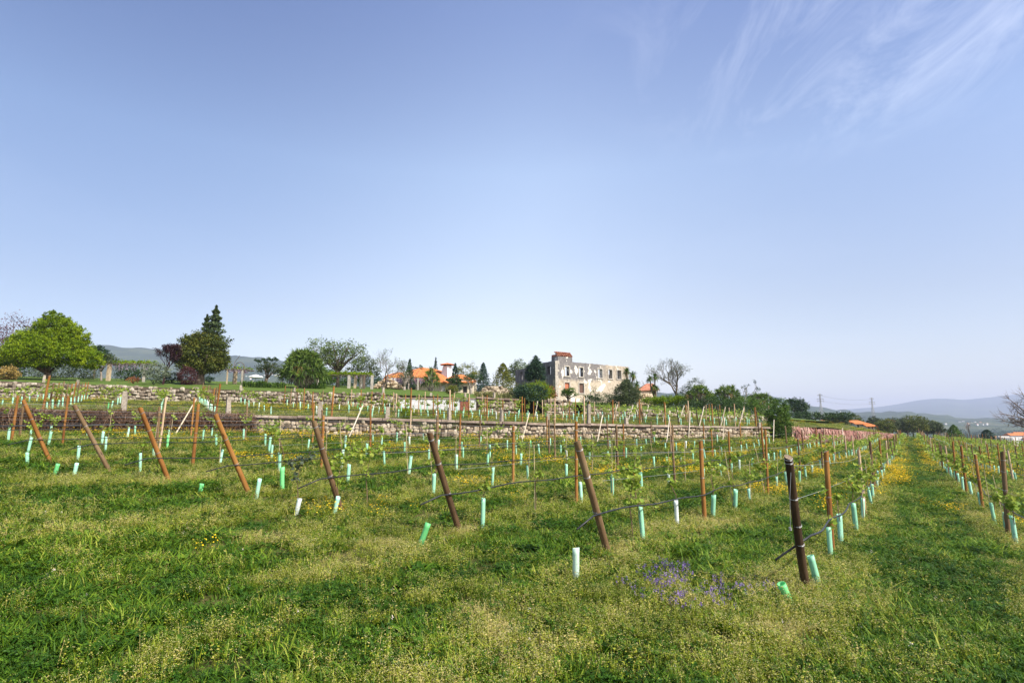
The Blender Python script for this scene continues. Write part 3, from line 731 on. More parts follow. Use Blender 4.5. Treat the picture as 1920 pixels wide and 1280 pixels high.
# guards, vines
def guardmesh(m, seed, h=0.52, r=0.044):
    rr = random.Random(seed); mb = MB(); k = 12; V = []; n = 7
    ov = rr.uniform(.82, 1.0)
    for rad in (r, r * .93):
        for i in range(n + 1):
            z = -0.06 + (h + .06) * i / n
            for j in range(k):
                an = 2 * math.pi * j / k
                q = rad * (1 + .06 * noise.noise(Vector((math.cos(an), math.sin(an), z * 5 + seed * 3))))
                V.append((q * math.cos(an), q * ov * math.sin(an), z + (.012 * math.sin(an + seed) if i == n else 0)))
    Fc = []
    o2 = (n + 1) * k
    for i in range(n):
        for j in range(k):
            j2 = (j + 1) % k
            Fc.append((i * k + j, i * k + j2, (i + 1) * k + j2, (i + 1) * k + j)); Fc.append((o2 + i * k + j2, o2 + i * k + j, o2 + (i + 1) * k + j, o2 + (i + 1) * k + j2))
    for j in range(k): j2 = (j + 1) % k; Fc.append((n * k + j, n * k + j2, o2 + n * k + j2, o2 + n * k + j))
    mb.add(V, Fc); return mb.mesh('vine_guard', m, smooth=True)
GM = [guardmesh(M['guard'], 1), guardmesh(M['guard'], 2, .47), guardmesh(M['guard'], 3, .55), guardmesh(M['guardpale'], 4), guardmesh(M['guardgreen'], 5, .5)]
GC = ['mint green', 'mint green', 'mint green', 'pale whitish', 'bright green']
def vleaf(mb, c, nrm, up, s, tint):
    a = nrm.cross(up); a = a.normalized() if a.length > 1e-4 else Vector((1, 0, 0)); b = a.cross(nrm).normalized(); nrm = nrm.normalized()
    f = 0.22 * s
    P = [c, c + a * .52 * s + b * .10 * s + nrm * f, c + a * .50 * s + b * .62 * s + nrm * f, c + a * .20 * s + b * .72 * s + nrm * f * .3, c + b * 1.05 * s, c - a * .20 * s + b * .72 * s + nrm * f * .3, c - a * .50 * s + b * .62 * s + nrm * f, c - a * .52 * s + b * .10 * s + nrm * f]
    mb.add(P, [(0, 1, 2, 3), (0, 3, 4), (0, 4, 5), (0, 5, 6, 7)], tint)
def vinemesh(seed, leafy, spread, h0=.45, h1=1.05, ls=.088):
    r_ = random.Random(seed); st = MB(); lf = MB()
    P = [Vector((0, 0, 0)), Vector((r_.gauss(0, .01), r_.gauss(0, .01), h0 * .5)), Vector((r_.gauss(0, .03), r_.gauss(0, .03), h0)), Vector((r_.gauss(0, .06), r_.gauss(0, .05), (h0 + h1) / 2)), Vector((r_.gauss(0, .08), r_.gauss(0, .06), h1 * .95))]
    tube(st, P, [.009, .009, .008, .007, .005], 5)
    for q in range(leafy):
        base = P[r_.choice([2, 3, 3, 4])]
        d = Vector((r_.gauss(0, 1), r_.gauss(0, .55), r_.uniform(-.1, .9))).normalized(); L = r_.uniform(.2, 1) * spread
        tip = base + d * L; mid = base.lerp(tip, .5) + Vector((0, 0, .05))
        tube(st, [base, mid, tip], [.004, .003, .002], 3, .8)
        for k in range(r_.randint(8, 12)):
            t = k / 10 + .1; c = base.lerp(tip, min(1, t)) + Vector((r_.gauss(0, .035), r_.gauss(0, .035), r_.gauss(.01, .035)))
            nrm = Vector((r_.gauss(0, .6), r_.gauss(0, .6), r_.uniform(.3, 1)))
            up = Vector((r_.gauss(0, 1), r_.gauss(0, 1), r_.uniform(-.6, .6)))
            vleaf(lf, c, nrm, up, ls * r_.uniform(.5, 1.15), min(1, max(0, r_.gauss(.55 + .25 * t, .2))))
    return st.mesh('stem', M['cane']), lf.mesh('foliage', M['vine'])
VM = [vinemesh(s, lf, sp, h0, h1) for s, lf, sp, h0, h1 in [(1, 7, .38, .55, 1.05), (2, 4, .28, .6, .95), (3, 9, .5, .55, 1.1), (4, 2, .18, .6, 1.15), (5, 6, .55, .6, 1.0), (6, 1, .15, .6, .9), (7, 8, .34, .5, .9)]]
def merged_far(st, lf, name='young_grapevine'):
    pass
me_far = []
for st, lf in VM:
    mb = MB()
    for me, mi in ((st, 0), (lf, 1)):
        vs_ = [v.co.copy() for v in me.vertices]; fs = [tuple(p.vertices) for p in me.polygons]
        tt = [d.value for d in me.attributes['tint'].data]; mb.add(vs_, fs, tt, mi)
    me_far.append(mb.mesh('young_grapevine', [M['cane'], M['vine']]))
# terrace rows (run obliquely away to the left)
D2 = Vector((-0.52, 0.854, 0)); N2 = Vector((0.854, 0.52, 0))
T2Q = [(-8.4, 0), (-5.6, 1), (-2.9, 0), (-0.1, 0), (2.6, 1), (5.6, 0), (8.7, 1), (11.4, 0), (13.4, 1), (16.0, 1), (18.6, 1), (21.2, 1), (23.8, 1), (26.4, 1), (29.0, 1), (31.6, 1), (34.2, 1), (36.8, 1), (39.4, 1), (42, 1), (44.6, 1), (47.2, 1), (49.8, 1)]
T2V = []
TROW = {}
for j, (q, hasp) in enumerate(T2Q):
    # foot of the row just behind the lower wall
    s = 0; c = None
    for t in np.linspace(10, 90, 1600):
        x = N2.x * q + D2.x * float(t); y = N2.y * q + D2.y * float(t)
        if y > y1(x) + 0.9: c = float(t); break
    if c is None: continue
    r_ = random.Random(400 + j); t = c; k = 1
    desc = f'{nth(j + 1)} terrace row from the left'
    x0 = N2 * q + D2 * c
    while True:
        x = N2.x * q + D2.x * t; y = N2.y * q + D2.y * t
        if y > y2(x) - 1.2 or t > c + 24 or x > 74: break
        z = gz(x, y)
        if seen(x, y, z + 1):
            if hasp:
                big = k == 1
                h = r_.uniform(1.75, 2.1) if big else r_.uniform(1.45, 1.7)
                kd = r_.choice(['orange', 'orange', 'tan'] if j > 6 else ['orange', 'orange', 'brown'])
                nm = {'orange': 'orange', 'brown': 'grey brown', 'tan': 'pale tan'}[kd]
                lean = Vector((0.16, -.1, 1)) if j == 1 else (Vector((0.12, -.1, 1)) if j == 4 else None)
                post(x, y, h * (lean.length if lean else 1), kd, f'{nm} post, {nth(k)} in the {desc}', lean=lean, rad=r_.uniform(.7, .9) * (1.2 if big else .9), group='posts on the middle terrace')
            for u in ((0.9, 2.2) if hasp and j > 7 else (1.3,)):
                xx = x + D2.x * u; yy = y + D2.y * u
                if yy < y2(xx) - 1: T2V.append((xx, yy, math.hypot(xx, yy), 100 + j, len([1 for v in T2V if v[3] == 100 + j]) + 1))
        t += 1.9 if j in (1, 4) else 2.7; k += 1
    TROW[j] = desc
for (x, y, d, i, k) in T2V: pass
allv = sorted(VINES + T2V, key=lambda v: v[2])
NIND = 292
rnd = random.Random(5)
farg = MB(); farv = MB()
for n_, (x, y, d, i, k) in enumerate(allv):
    z = gz(x, y); desc = ROWDESC[i] if i < 100 else TROW[i - 100]
    g = rnd.choices(range(5), [4, 3, 3, 1.2, .5])[0]; v = rnd.choices(range(7), [3, 3, 3, 4, 2, 3, 2])[0]
    tilt = (rnd.gauss(0, .05), rnd.gauss(0, .05), rnd.random() * 6.28)
    rz = -ROWA + R(90) + rnd.gauss(0, .25) + (math.pi if rnd.random() < .5 else 0)
    noguard = rnd.random() < .1
    sc_ = rnd.uniform(.85, 1.1)
    wh = 'terrace ' if i >= 100 else ''
    if n_ < NIND:
        if not noguard:
            new('vine_guard', GM[g], loc=(x, y, z), rot=tilt, scale=sc_, label=f'{GC[g]} vine guard, {nth(k)} plant in the {desc}', cat='vine guard', group='plastic guards around young vines')
        if d < 26:
            r0 = new('young_grapevine', None, loc=(x, y, z), rot=(0, 0, rz), scale=sc_, label=f'young grapevine, {nth(k)} plant in the {desc}', cat='grapevine', group='young grapevines')
            new('stem', VM[v][0], r0); new('foliage', VM[v][1], r0)
            if rnd.random() < .55:
                mb_ = STK = bpy.data.meshes.get('cane_stake') or None
                if STK is None:
                    q_ = MB(); tube(q_, [(0, 0, -.05), (.01, 0, .7), (0, .01, 1.35)], [.009, .008, .006], 6); STK = q_.mesh('cane_stake', M['bamboo'])
                new('support_cane', STK, r0, loc=(.03, .03, 0), rot=(rnd.gauss(0, .05), rnd.gauss(0, .05), 0))
        else:
            new('young_grapevine', me_far[v], loc=(x, y, z), rot=(0, 0, rz), scale=sc_ * (1.15 if i >= 9 else 1.0), label=f'young grapevine, {nth(k)} plant in the {desc}', cat='grapevine', group='young grapevines')
    else:
        from mathutils import Matrix, Euler
        Mx = Matrix.Translation((x, y, z)) @ Euler(tilt).to_matrix().to_4x4()
        if not noguard:
            k6 = 6; V = [];
            for zz in (0, .5):
                for j in range(k6): V.append(Mx @ Vector((.044 * math.cos(j * 1.047), .044 * math.sin(j * 1.047), zz)))
            farg.add(V, [(j, (j + 1) % 6, (j + 1) % 6 + 6, j + 6) for j in range(6)])
        for q in range(22):
            c = Vector((x, y, z)) + Vector((rnd.gauss(0, .45) * SA, rnd.gauss(0, .45) * CA, rnd.uniform(.55, 1.15)))
            a = Vector((rnd.gauss(0, 1), rnd.gauss(0, 1), rnd.gauss(0, 1))).normalized() * .09; b = a.cross(Vector((rnd.gauss(0, 1), rnd.gauss(0, 1), 1))).normalized() * .09
            farv.add([c - a, c + b, c + a, c - b], [(0, 1, 2, 3)], rnd.uniform(.3, 1))
new('distant_vine_guards', farg.mesh('distant_vine_guards', M['guard']), label='mint green vine guards too far off to tell apart', kind='stuff')
new('distant_grapevines', farv.mesh('distant_grapevines', M['vine']), label='young vines too far off to tell apart', kind='stuff')

# loose guards in front of the rows, read off the photograph
def guard_at(px, py, ptop, tpx, g, label, dz=0, Y=None):
    b = hit(px, py) if Y is None else gpx(px, Y); 
    h = 0.5; t = pt(tpx, ptop, b.y); v = t - b
    new('vine_guard', GM[g], loc=b, rot=v.to_track_quat('Z', 'Y').to_euler(), scale=(1.05, 1.05, v.length / .5), label=label, cat='vine guard', group='plastic guards around young vines')
guard_at(785, 1030, 980, 803, 4, 'bright green guard tube tilted right, alone in the foreground grass')
guard_at(1080, 1092, 1029, 1080, 3, 'whitish guard tube standing left of the seventh leaning end post')
guard_at(1482, 1135, 1093, 1465, 4, 'short bright green guard left of the dark nearest post')
guard_at(1535, 1103, 1043, 1520, 0, 'large mint green guard right of the dark nearest post')
guard_at(480, 935, 899, 487, 0, 'mint green guard at the foot of the fourth leaning end post')
guard_at(375, 925, 906, 379, 4, 'small bright green guard between the third and fourth leaning posts')
guard_at(138, 895, 869, 144, 0, 'mint green guard between the two leftmost leaning posts')
guard_at(102, 893, 869, 109, 4, 'low green guard half sunk in grass by the leftmost leaning post')
guard_at(51, 872, 849, 51, 0, 'mint green guard left of the leftmost leaning post')
guard_at(627, 962, 932, 634, 0, 'mint green guard leaning at the foot of the fifth end post')
guard_at(555, 965, 935, 562, 3, 'clear whitish guard with a dark bush on top')
# dark bushy vine over the clear guard, leafy vine at the fifth post, leafy vine right of the seventh post
def special_vine(px, Y, v, s, label, mtl=None, z=0):
    b = gpx(px, Y); r0 = new('young_grapevine', None, loc=b, rot=(0, 0, 1.0), scale=s, label=label, cat='grapevine', group='young grapevines')
    new('stem', VM[v][0], r0)
    me = VM[v][1]
    if mtl: me = me.copy(); me.materials[0] = mtl
    new('foliage', me, r0)
M['darkleaf'] = leafmat('dark_leaves', [(0.02, 0.035, 0.025), (0.045, 0.07, 0.045), (0.09, 0.12, 0.08)], .2)
special_vine(558, 11.5, 2, .85, 'dark leaved bushy plant growing from a clear guard', M['darkleaf'])
special_vine(634, 11.15, 2, .95, 'leafy young vine climbing the foot of the fifth leaning post')
special_vine(1187, 9.6, 2, 1.05, 'big leafy young vine right of the seventh leaning end post')

# drip hoses and trellis wires, one of each per row
for i in sorted(ROWS):
    p_, s0 = ROWS[i]; s1 = row_end(i)
    if s1 - s0 < 4: continue
    r_ = random.Random(900 + i)
    hz_ = {8: .62, 7: .60, 6: .66, 5: .66}.get(i, r_.uniform(.55, .75)); P = []
    sa = s0 - (1.0 if i < 8 else .42 if i == 8 else 0); s = sa; k = 0
    while s < s1:
        x, y = ps(p_ + .07 + .03 * math.sin(s * 1.7) - (.30 if i == 8 and k == 0 else 0), s)
        z = gz(x, y) + hz_ + .022 * math.sin(s * .95 + i) + .016 * math.sin(s * 2.3 + i * 2)
        if i <= 8 and k == 0: z -= .11
        if i == 8 and k == 0: z -= .16
        P.append(Vector((x, y, z))); s += .45 if s < 40 else 1.2; k += 1
    if not any(seen(*q) for q in P): continue
    mb = MB(); tube(mb, P, .0125, 6); o_ = new('drip_hose', mb.mesh('drip_hose', M['hose'], smooth=True), label=f'black drip hose strung along the {ROWDESC[i]}', cat='hose', group='black drip hoses along the vine rows')
    for wi, hw in enumerate((1.05, 1.45) if i < 12 else (1.3,)):
        P = []; s = s0
        while s < s1:
            x, y = ps(p_ - .06, s); P.append(Vector((x, y, gz(x, y) + hw - .03 * abs(math.sin(s * .5))))); s += 1.5 if s < 40 else 4
        mb = MB(); tube(mb, P, .0026, 4); new('trellis_wire', mb.mesh('trellis_wire', M['wire']), label=f'thin {"lower" if wi == 0 else "upper"} trellis wire along the {ROWDESC[i]}', cat='wire', group='trellis wires')
# anchor wire hanging on the nearest post
e8 = pt(1512, 1105, 7.0)
mb = MB(); a0 = pt(1483, 885, 6.3); tube(mb, [a0, pt(1481, 930, 6.3), pt(1482, 990, 6.3)], .003, 4); tube(mb, [pt(1481, 988, 6.3), pt(1482, 994, 6.3)], .014, 6)
new('hanging_wire', mb.mesh('hanging_wire', M['wire']), label='loose wire with a grey tensioner hanging beside the dark nearest post', cat='wire')
# irrigation main along the terrace edge
P = [q + Vector((0, .35, .42)) for q in w1t]; PP = []
for a, b in zip(P[:-1], P[1:]):
    for k in range(8): q = a.lerp(b, k / 8); q.z += .03 * math.sin(q.x * 1.3); PP.append(q)
mb = MB(); tube(mb, PP, .018, 6); new('irrigation_pipe', mb.mesh('irrigation_pipe', M['hose']), label='black irrigation pipe running along the top of the lower wall', cat='pipe')
# leaning stakes on the terrace
STK = [(1150, 776, 1158, 758), (1178, 778, 1187, 759), (1209, 779, 1216, 759), (1243, 775, 1248, 760), (1272, 800, 1283, 760), (1291, 786, 1294, 770), (1311, 788, 1320, 762), (1351, 793, 1360, 763), (1385, 795, 1395, 764), (1003, 772, 1008, 752), (1232, 772, 1236, 766)]
for n_, (bx, by, tx, ty) in enumerate(STK):
    Y = 45.5 + (n_ % 5) * 1.2 if by > 784 else 49.0 + (n_ % 3)
    a = gpx(bx, Y); t = pt(tx, ty, Y); v = t - a; me = PM['tan'][1].copy(); me.materials[0] = M['pale']; me.materials[1] = M['pale']
    new('split_stake', me, loc=a, rot=v.to_track_quat('Z', 'Y').to_euler(), scale=(.8, .8, v.length), label=f'pale split stake on the middle terrace right of the ruin, {nth(n_+1)} ', cat='stake', group='pale stakes leaning on the terrace')
for n_, (bx, by, tx, ty) in enumerate([(1206, 785, 1200, 763), (1273, 784, 1268, 762), (1310, 790, 1305, 768), (1350, 792, 1345, 763), (1425, 798, 1418, 770)]):
    a = gpx(bx, 47.5); t = pt(tx, ty, 47.5); v = t - a
    new('dark_stake', PM['dark'][n_ % 3], loc=a, rot=v.to_track_quat('Z', 'Y').to_euler(), scale=(.7, .7, v.length), label=f'dark stake leaning left on the terrace, {nth(n_+1)} one right of the ruin', cat='stake', group='dark stakes on the terrace')
# ------------------------------------------------------------------ trees and shrubs
def quads(mb, C, size, rs, tint, up=0.5, asp=0.6, mi=0):
    """many leaf quads: centres C (n,3)"""
    n = len(C)
    a = rs.normal(size=(n, 3)); a /= np.linalg.norm(a, axis=1)[:, None]
    nr = rs.normal(size=(n, 3)) * 0.7; nr[:, 2] += up; nr /= np.linalg.norm(nr, axis=1)[:, None]
    a = np.cross(a, nr); a /= np.maximum(1e-6, np.linalg.norm(a, axis=1))[:, None]; b = np.cross(nr, a)
    s_ = (size * rs.uniform(.6, 1.3, n))[:, None]
    V = np.stack([C - a * s_, C - b * s_ * asp, C + a * s_, C + b * s_ * asp], 1).reshape(-1, 3)
    Fc = np.arange(4 * n).reshape(n, 4)
    mb.addnp(V, Fc, np.clip(tint, 0, 1), mi)
def crown(mb, blobs, nclump, per, size, rs, cl=0.16, gap=0.0, tmid=.5, tvar=.22, up=.5, shell=.55):
    """blobs: (cx,cy,cz,rx,ry,rz). leaf clumps gathered in each blob's outer part"""
    B = np.array(blobs, float); vol = B[:, 3] * B[:, 4] * B[:, 5]; vol = vol ** .75
    pick = rs.choice(len(B), nclump, p=vol / vol.sum())
    d = rs.normal(size=(nclump, 3)); d /= np.linalg.norm(d, axis=1)[:, None]
    r_ = (shell ** 3 + (1 - shell ** 3) * rs.uniform(0, 1, nclump)) ** (1 / 3)
    r_ *= 1 + rs.normal(0, .07, nclump)
    C = B[pick, :3] + d * r_[:, None] * B[pick, 3:]
    if gap:
        keep = [noise.noise(Vector(c) * (1.5 / B[:, 3].mean()) + Vector((3.3, 0, 0))) > gap - .5 for c in C.tolist()]
        C = C[np.array(keep)]; pick = pick[np.array(keep)]
    tn = rs.normal(tmid, tvar, len(C))
    rad = (B[pick, 3:].mean(axis=1) * cl)
    L = np.repeat(C, per, axis=0) + rs.normal(size=(len(C) * per, 3)) * np.repeat(rad, per)[:, None] * np.array([1, 1, .7])
    t = np.repeat(tn, per) + rs.normal(0, .1, len(L))
    quads(mb, L, size, rs, t, up)
    return C
def trunkmesh(mb, base, tips, r0, rnd, bend=.12, sides=8, fork=.35):
    H = max(t.z for t in tips)
    fk = Vector((rnd.uniform(-.1, .1), rnd.uniform(-.1, .1), H * fork))
    tube(mb, [Vector((0, 0, -.3)), fk * .33 + Vector((rnd.uniform(-.05, .05), 0, 0)), fk * .7, fk], [r0 * 1.35, r0 * 1.02, r0 * .9, r0 * .85], sides)
    for t in tips:
        m1 = fk.lerp(t, .4) + Vector((rnd.gauss(0, bend), rnd.gauss(0, bend), rnd.uniform(0, bend) * 2)); m2 = fk.lerp(t, .75) + Vector((rnd.gauss(0, bend), rnd.gauss(0, bend), 0))
        tube(mb, [fk - Vector((0, 0, r0 * .5)), m1, m2, t], [r0 * .55, r0 * .36, r0 * .22, r0 * .08], 5)
def sc_of(Y): return Y / F
def tree(name, label, cat, px, Y, h, blobs, mleaf, seed, ncl, per, size, r0=.18, bark='bark', gap=0, ntips=7, dz=0, group=None, fork=.35, **kw):
    """blobs in units of the height, relative to the foot of the tree"""
    rs = np.random.RandomState(seed); r_ = random.Random(seed); b = gpx(px, Y); b.z += dz
    root = new(name, None, loc=b, label=label, cat=cat, group=group)
    mb = MB(); Bm = [tuple(q * h for q in bb) for bb in blobs]
    C = crown(mb, Bm, ncl, per, size, rs, gap=gap, **kw)
    new('crown', mb.mesh('crown', M[mleaf] if isinstance(mleaf, str) else mleaf), root)
    mb = MB(); tips = [Vector(C[r_.randrange(len(C))]) for _ in range(ntips)]
    trunkmesh(mb, None, tips, r0, r_, fork=fork, bend=h * .02); me = mb.mesh('trunk', M[bark], smooth=True)
    new('trunk', me, root)
    return root
def shrub(name, label, px, Y, h, blobs, mleaf, seed, ncl, per, size, cat='shrub', dz=0, group=None, **kw):
    rs = np.random.RandomState(seed); b = gpx(px, Y); b.z += dz
    mb = MB(); Bm = [tuple(q * h for q in bb) for bb in blobs]
    crown(mb, Bm, ncl, per, size, rs, **kw)
    for k in range(5): tube(mb, [(0, 0, -.1), (h * .25 * math.cos(k * 1.3), h * .25 * math.sin(k * 1.3), h * .55)], [.03, .012], 4, 0.0)
    return new(name, mb.mesh(name, M[mleaf]), loc=b, label=label, cat=cat, group=group)
def G(name, a, b, c, tr=.3): M[name] = leafmat(name, [a, b, c], tr)
G('bright', (0.050, 0.105, 0.003), (0.155, 0.25, 0.005), (0.29, 0.38, 0.008), .38)
G('olivegreen', (0.034, 0.055, 0.010), (0.095, 0.125, 0.018), (0.21, 0.21, 0.035), .3)
G('conifer', (0.012, 0.035, 0.022), (0.028, 0.065, 0.036), (0.06, 0.11, 0.055), .15)
G('bluegreen', (0.018, 0.045, 0.035), (0.04, 0.085, 0.062), (0.085, 0.145, 0.10), .15)
G('gold', (0.06, 0.09, 0.012), (0.14, 0.165, 0.022), (0.25, 0.245, 0.035), .3)
G('mid', (0.035, 0.08, 0.012), (0.08, 0.16, 0.022), (0.16, 0.25, 0.04), .3)
G('deep', (0.014, 0.038, 0.012), (0.034, 0.075, 0.020), (0.07, 0.125, 0.034), .2)
G('spring', (0.05, 0.09, 0.025), (0.12, 0.18, 0.05), (0.22, 0.28, 0.09), .35)
G('silver', (0.075, 0.105, 0.065), (0.145, 0.185, 0.12), (0.24, 0.28, 0.20), .25)
G('plum', (0.018, 0.008, 0.012), (0.042, 0.018, 0.024), (0.08, 0.036, 0.045), .2)
G('maroon', (0.036, 0.014, 0.016), (0.085, 0.032, 0.035), (0.15, 0.068, 0.068), .25)
G('maroonlight', (0.06, 0.025, 0.03), (0.14, 0.06, 0.07), (0.24, 0.13, 0.13), .3)
G('rusty', (0.10, 0.045, 0.02), (0.26, 0.10, 0.04), (0.40, 0.17, 0.06), .25)
G('yucca', (0.028, 0.060, 0.012), (0.085, 0.155, 0.024), (0.22, 0.30, 0.06), .3)
G('yuccadry', (0.12, 0.085, 0.03), (0.26, 0.19, 0.06), (0.38, 0.26, 0.07), .2)
G('greybush', (0.032, 0.05, 0.022), (0.07, 0.10, 0.04), (0.13, 0.17, 0.075), .25)
G('strawgrass', (0.14, 0.15, 0.05), (0.26, 0.26, 0.09), (0.40, 0.37, 0.16), .3)
G('wisteria', (0.22, 0.16, 0.26), (0.40, 0.32, 0.44), (0.58, 0.50, 0.58), .3)
G('twig', (0.09, 0.07, 0.06), (0.15, 0.12, 0.11), (0.22, 0.19, 0.17), 0)

def px2(Y, n): return n / F * Y
# bright green spreading tree, far left
tree('broadleaf_tree', 'wide bright green domed tree at the left end of the lawn', 'tree', 88, 58, 7.4,
     [(0.0, 0, .40, .56, .45, .20), (-.02, 0, .56, .42, .35, .20), (.02, 0, .72, .26, .25, .20), (.0, 0, .87, .12, .12, .12), (.30, 0, .60, .20, .2, .17), (-.30, 0, .50, .24, .25, .17), (.50, 0, .30, .24, .22, .13), (-.54, 0, .31, .24, .22, .13),
      (.62, 0, .24, .14, .14, .08), (0, -.3, .34, .4, .2, .17), (.10, 0, .80, .13, .13, .12), (-.14, 0, .74, .13, .13, .12)], 'bright', 1, 1900, 40, .082, r0=.30, ntips=14, gap=0, cl=.095, tvar=.26, shell=.7, fork=.16, dz=-.1)
for k, (px, w_) in enumerate([(62, .16), (128, .2)]):
    pass
tree('plum_tree', 'airy bronze purple tree behind the bright green dome at the left edge', 'tree', 18, 68, 7.8, [(0, 0, .72, .28, .25, .26), (-.2, 0, .55, .3, .25, .25), (.22, 0, .6, .2, .2, .2), (0, 0, .35, .35, .3, .25)], 'maroonlight', 2, 620, 12, .085, r0=.13, ntips=26, gap=.3, cl=.2, shell=.3)
tree('pine_tree', 'dark pine poking out behind the right side of the bright green tree', 'tree', 176, 72, 4.6, [(0, 0, .75, .28, .25, .16), (.1, 0, .6, .35, .3, .12)], 'conifer', 3, 90, 24, .12, r0=.12)
tree('olive_tree', 'small gnarled olive with grey green leaves left of the wisteria pergola', 'tree', 190, 62, 3.0, [(0, 0, .75, .45, .35, .2), (.2, 0, .9, .25, .2, .1)], 'greybush', 4, 60, 18, .08, r0=.12, bark='palebark')
shrub('shrub', 'dark rounded evergreen shrub at the lawn edge under the wisteria pergola', 236, 66, 1.9, [(0, 0, .45, .7, .6, .5), (.8, 0, .35, .5, .5, .4)], 'deep', 5, 110, 22, .08)
shrub('shrub', 'soft green shrub behind the trunks of the bright green tree', 158, 66, 1.9, [(0, 0, .45, .9, .6, .5), (-1.6, 0, .45, .8, .5, .5), (-2.8, .2, .4, .8, .5, .5)], 'greybush', 6, 200, 20, .08)
shrub('shrub', 'dark hedge clump below the bronze tree at the left edge', 14, 63, 2.2, [(0, 0, .45, 1.2, .6, .5)], 'deep', 61, 120, 20, .09)
shrub('flowering_clump', 'orange and yellow strappy clump on the wall at the left edge', 14, 54, 1.5, [(0, 0, .4, .8, .5, .45)], 'yuccadry', 7, 70, 18, .09, cat='plant', up=.1)
shrub('flowering_clump', 'small orange clump on the lawn edge left of the silver olive bush', 250, 56, .7, [(0, 0, .5, .9, .6, .45)], 'rusty', 71, 26, 14, .06, cat='plant')
shrub('olive_bush', 'silvery olive bush on the lawn edge below the purple plum tree', 288, 55, 2.3, [(0, 0, .55, .48, .4, .42), (-.3, 0, .6, .3, .3, .3), (.35, 0, .55, .3, .3, .3)], 'silver', 8, 130, 18, .07, gap=.2, up=.2)
shrub('round_shrub', 'round maroon red shrub beside the trunk of the tall tree', 350, 58, 1.85, [(0, 0, .5, .46, .42, .5)], 'maroon', 10, 330, 24, .04, cl=.12, shell=.8)
shrub('shrub', 'low dark green shrub between the silver bush and the maroon shrub', 322, 62, 1.5, [(0, 0, .4, .6, .5, .4), (-.8, 0, .35, .5, .4, .35)], 'deep', 11, 80, 20, .07)
tree('spired_tree', 'tall broad olive green tree with a thin conifer spire above it', 'tree', 374, 60, 7.0,
     [(-.08, 0, .60, .22, .22, .19), (-.20, 0, .50, .20, .2, .2), (.20, 0, .55, .20, .2, .22), (.0, 0, .45, .32, .3, .2), (.30, 0, .38, .12, .14, .16), (-.28, 0, .42, .14, .16, .16), (.10, 0, .66, .18, .18, .14), (.05, 0, .30, .34, .3, .12), (-.14, 0, .68, .10, .10, .09)],
     'olivegreen', 12, 850, 38, .092, r0=.46, ntips=14, gap=.10, tvar=.28, fork=.22, cl=.14)
rs_ = np.random.RandomState(5); mb = MB()
sp_root = [o for o in sc.objects if o.name == 'spired_tree'][0]
for (ox, z0, z1, r1, nn) in [(1.15, 3.4, 8.5, 1.75, 3600), (.25, 3.6, 7.5, 1.25, 1500)]:
    t = rs_.uniform(0, 1, nn) ** .8; rad = r1 * (1 - t) ** .8 * rs_.uniform(.3, 1.05, nn) * (0.8 + .3 * np.sin(t * 45)); an = rs_.uniform(0, 6.28, nn)
    C = np.stack([ox + rad * np.cos(an), rad * np.sin(an), z0 + (z1 - z0) * t], 1); quads(mb, C, .11, rs_, rs_.normal(.5, .2, nn), .2)
G('spiregreen', (0.02, 0.045, 0.018), (0.055, 0.09, 0.03), (0.12, 0.155, 0.055), .2)
new('spire', mb.mesh('spire', M['spiregreen']), sp_root)
mb = MB(); tube(mb, [(1.0, 0, 2.5), (1.15, 0, 8.1)], [.16, .02], 6); new('spire_trunk', mb.mesh('spire_trunk', M['bark']), sp_root)
# small shrubs to the right of it
shrub('shrub', 'tiny dark shrub on the lawn right of the spired tree', 392, 66, .9, [(0, 0, .5, .7, .5, .45)], 'conifer', 13, 40, 16, .06)
tree('topiary_olive', 'cloud pruned olive with little round heads left of the big yucca', 'tree', 498, 62, 3.1, [(-.18, 0, .62, .22, .2, .16), (.22, 0, .62, .28, .25, .2), (.08, 0, .78, .2, .2, .12)], 'greybush', 14, 110, 22, .07, r0=.2, gap=.1)
tb = [o for o in sc.objects if o.name == 'topiary_olive'][0]; mb = MB()
for (x, z) in [(-1.2, 2.85), (-.85, 2.7), (-.4, 2.9), (.05, 3.0), (.5, 2.85), (-.2, 2.6), (1.0, 2.9), (.75, 3.0)]:
    crown(mb, [(x, 0, z, .21, .21, .15)], 14, 16, .05, np.random.RandomState(int(x * 100) + 300), cl=.3); tube(mb, [(0, 0, 2), (x * .7, 0, 2.3), (x, 0, z)], [.04, .03, .02], 4, 0)
new('clipped_heads', mb.mesh('clipped_heads', M['deep']), tb)
def strappy(name, label, px, Y, h, w_, n, mleaf, seed, cat='plant', dz=0, wid=.03):
    r_ = random.Random(seed); b = gpx(px, Y); mb = MB()
    for i in range(n):
        o = Vector((r_.uniform(-.8, .8) * w_, r_.uniform(-.4, .4) * w_, 0)); an = r_.uniform(0, 6.28); L = h * r_.uniform(.6, 1.1)
        d = Vector((math.cos(an), math.sin(an), 0)); p1 = o + d * L * .25 + Vector((0, 0, L * .7)); p2 = o + d * L * .75 + Vector((0, 0, L * r_.uniform(.25, .9)))
        s_ = Vector((-d.y, d.x, 0)) * wid; mb.add([o - s_, o + s_, p1 + s_, p1 - s_, p2], [(0, 1, 2, 3), (3, 2, 4)], r_.gauss(.55, .2))
    return new(name, mb.mesh(name, M[mleaf]), loc=b, label=label, cat=cat)
strappy('agapanthus', 'bright green strappy leaved clump under the cloud pruned olive', 478, 58, .85, 1.5, 260, 'mid', 21)
strappy('agapanthus', 'bright green strappy clump just left of the big yucca', 512, 58, .75, 1.3, 220, 'mid', 22)
strappy('agapanthus', 'strappy green clump at the right foot of the big yucca', 586, 60, .8, 1.6, 200, 'mid', 23)
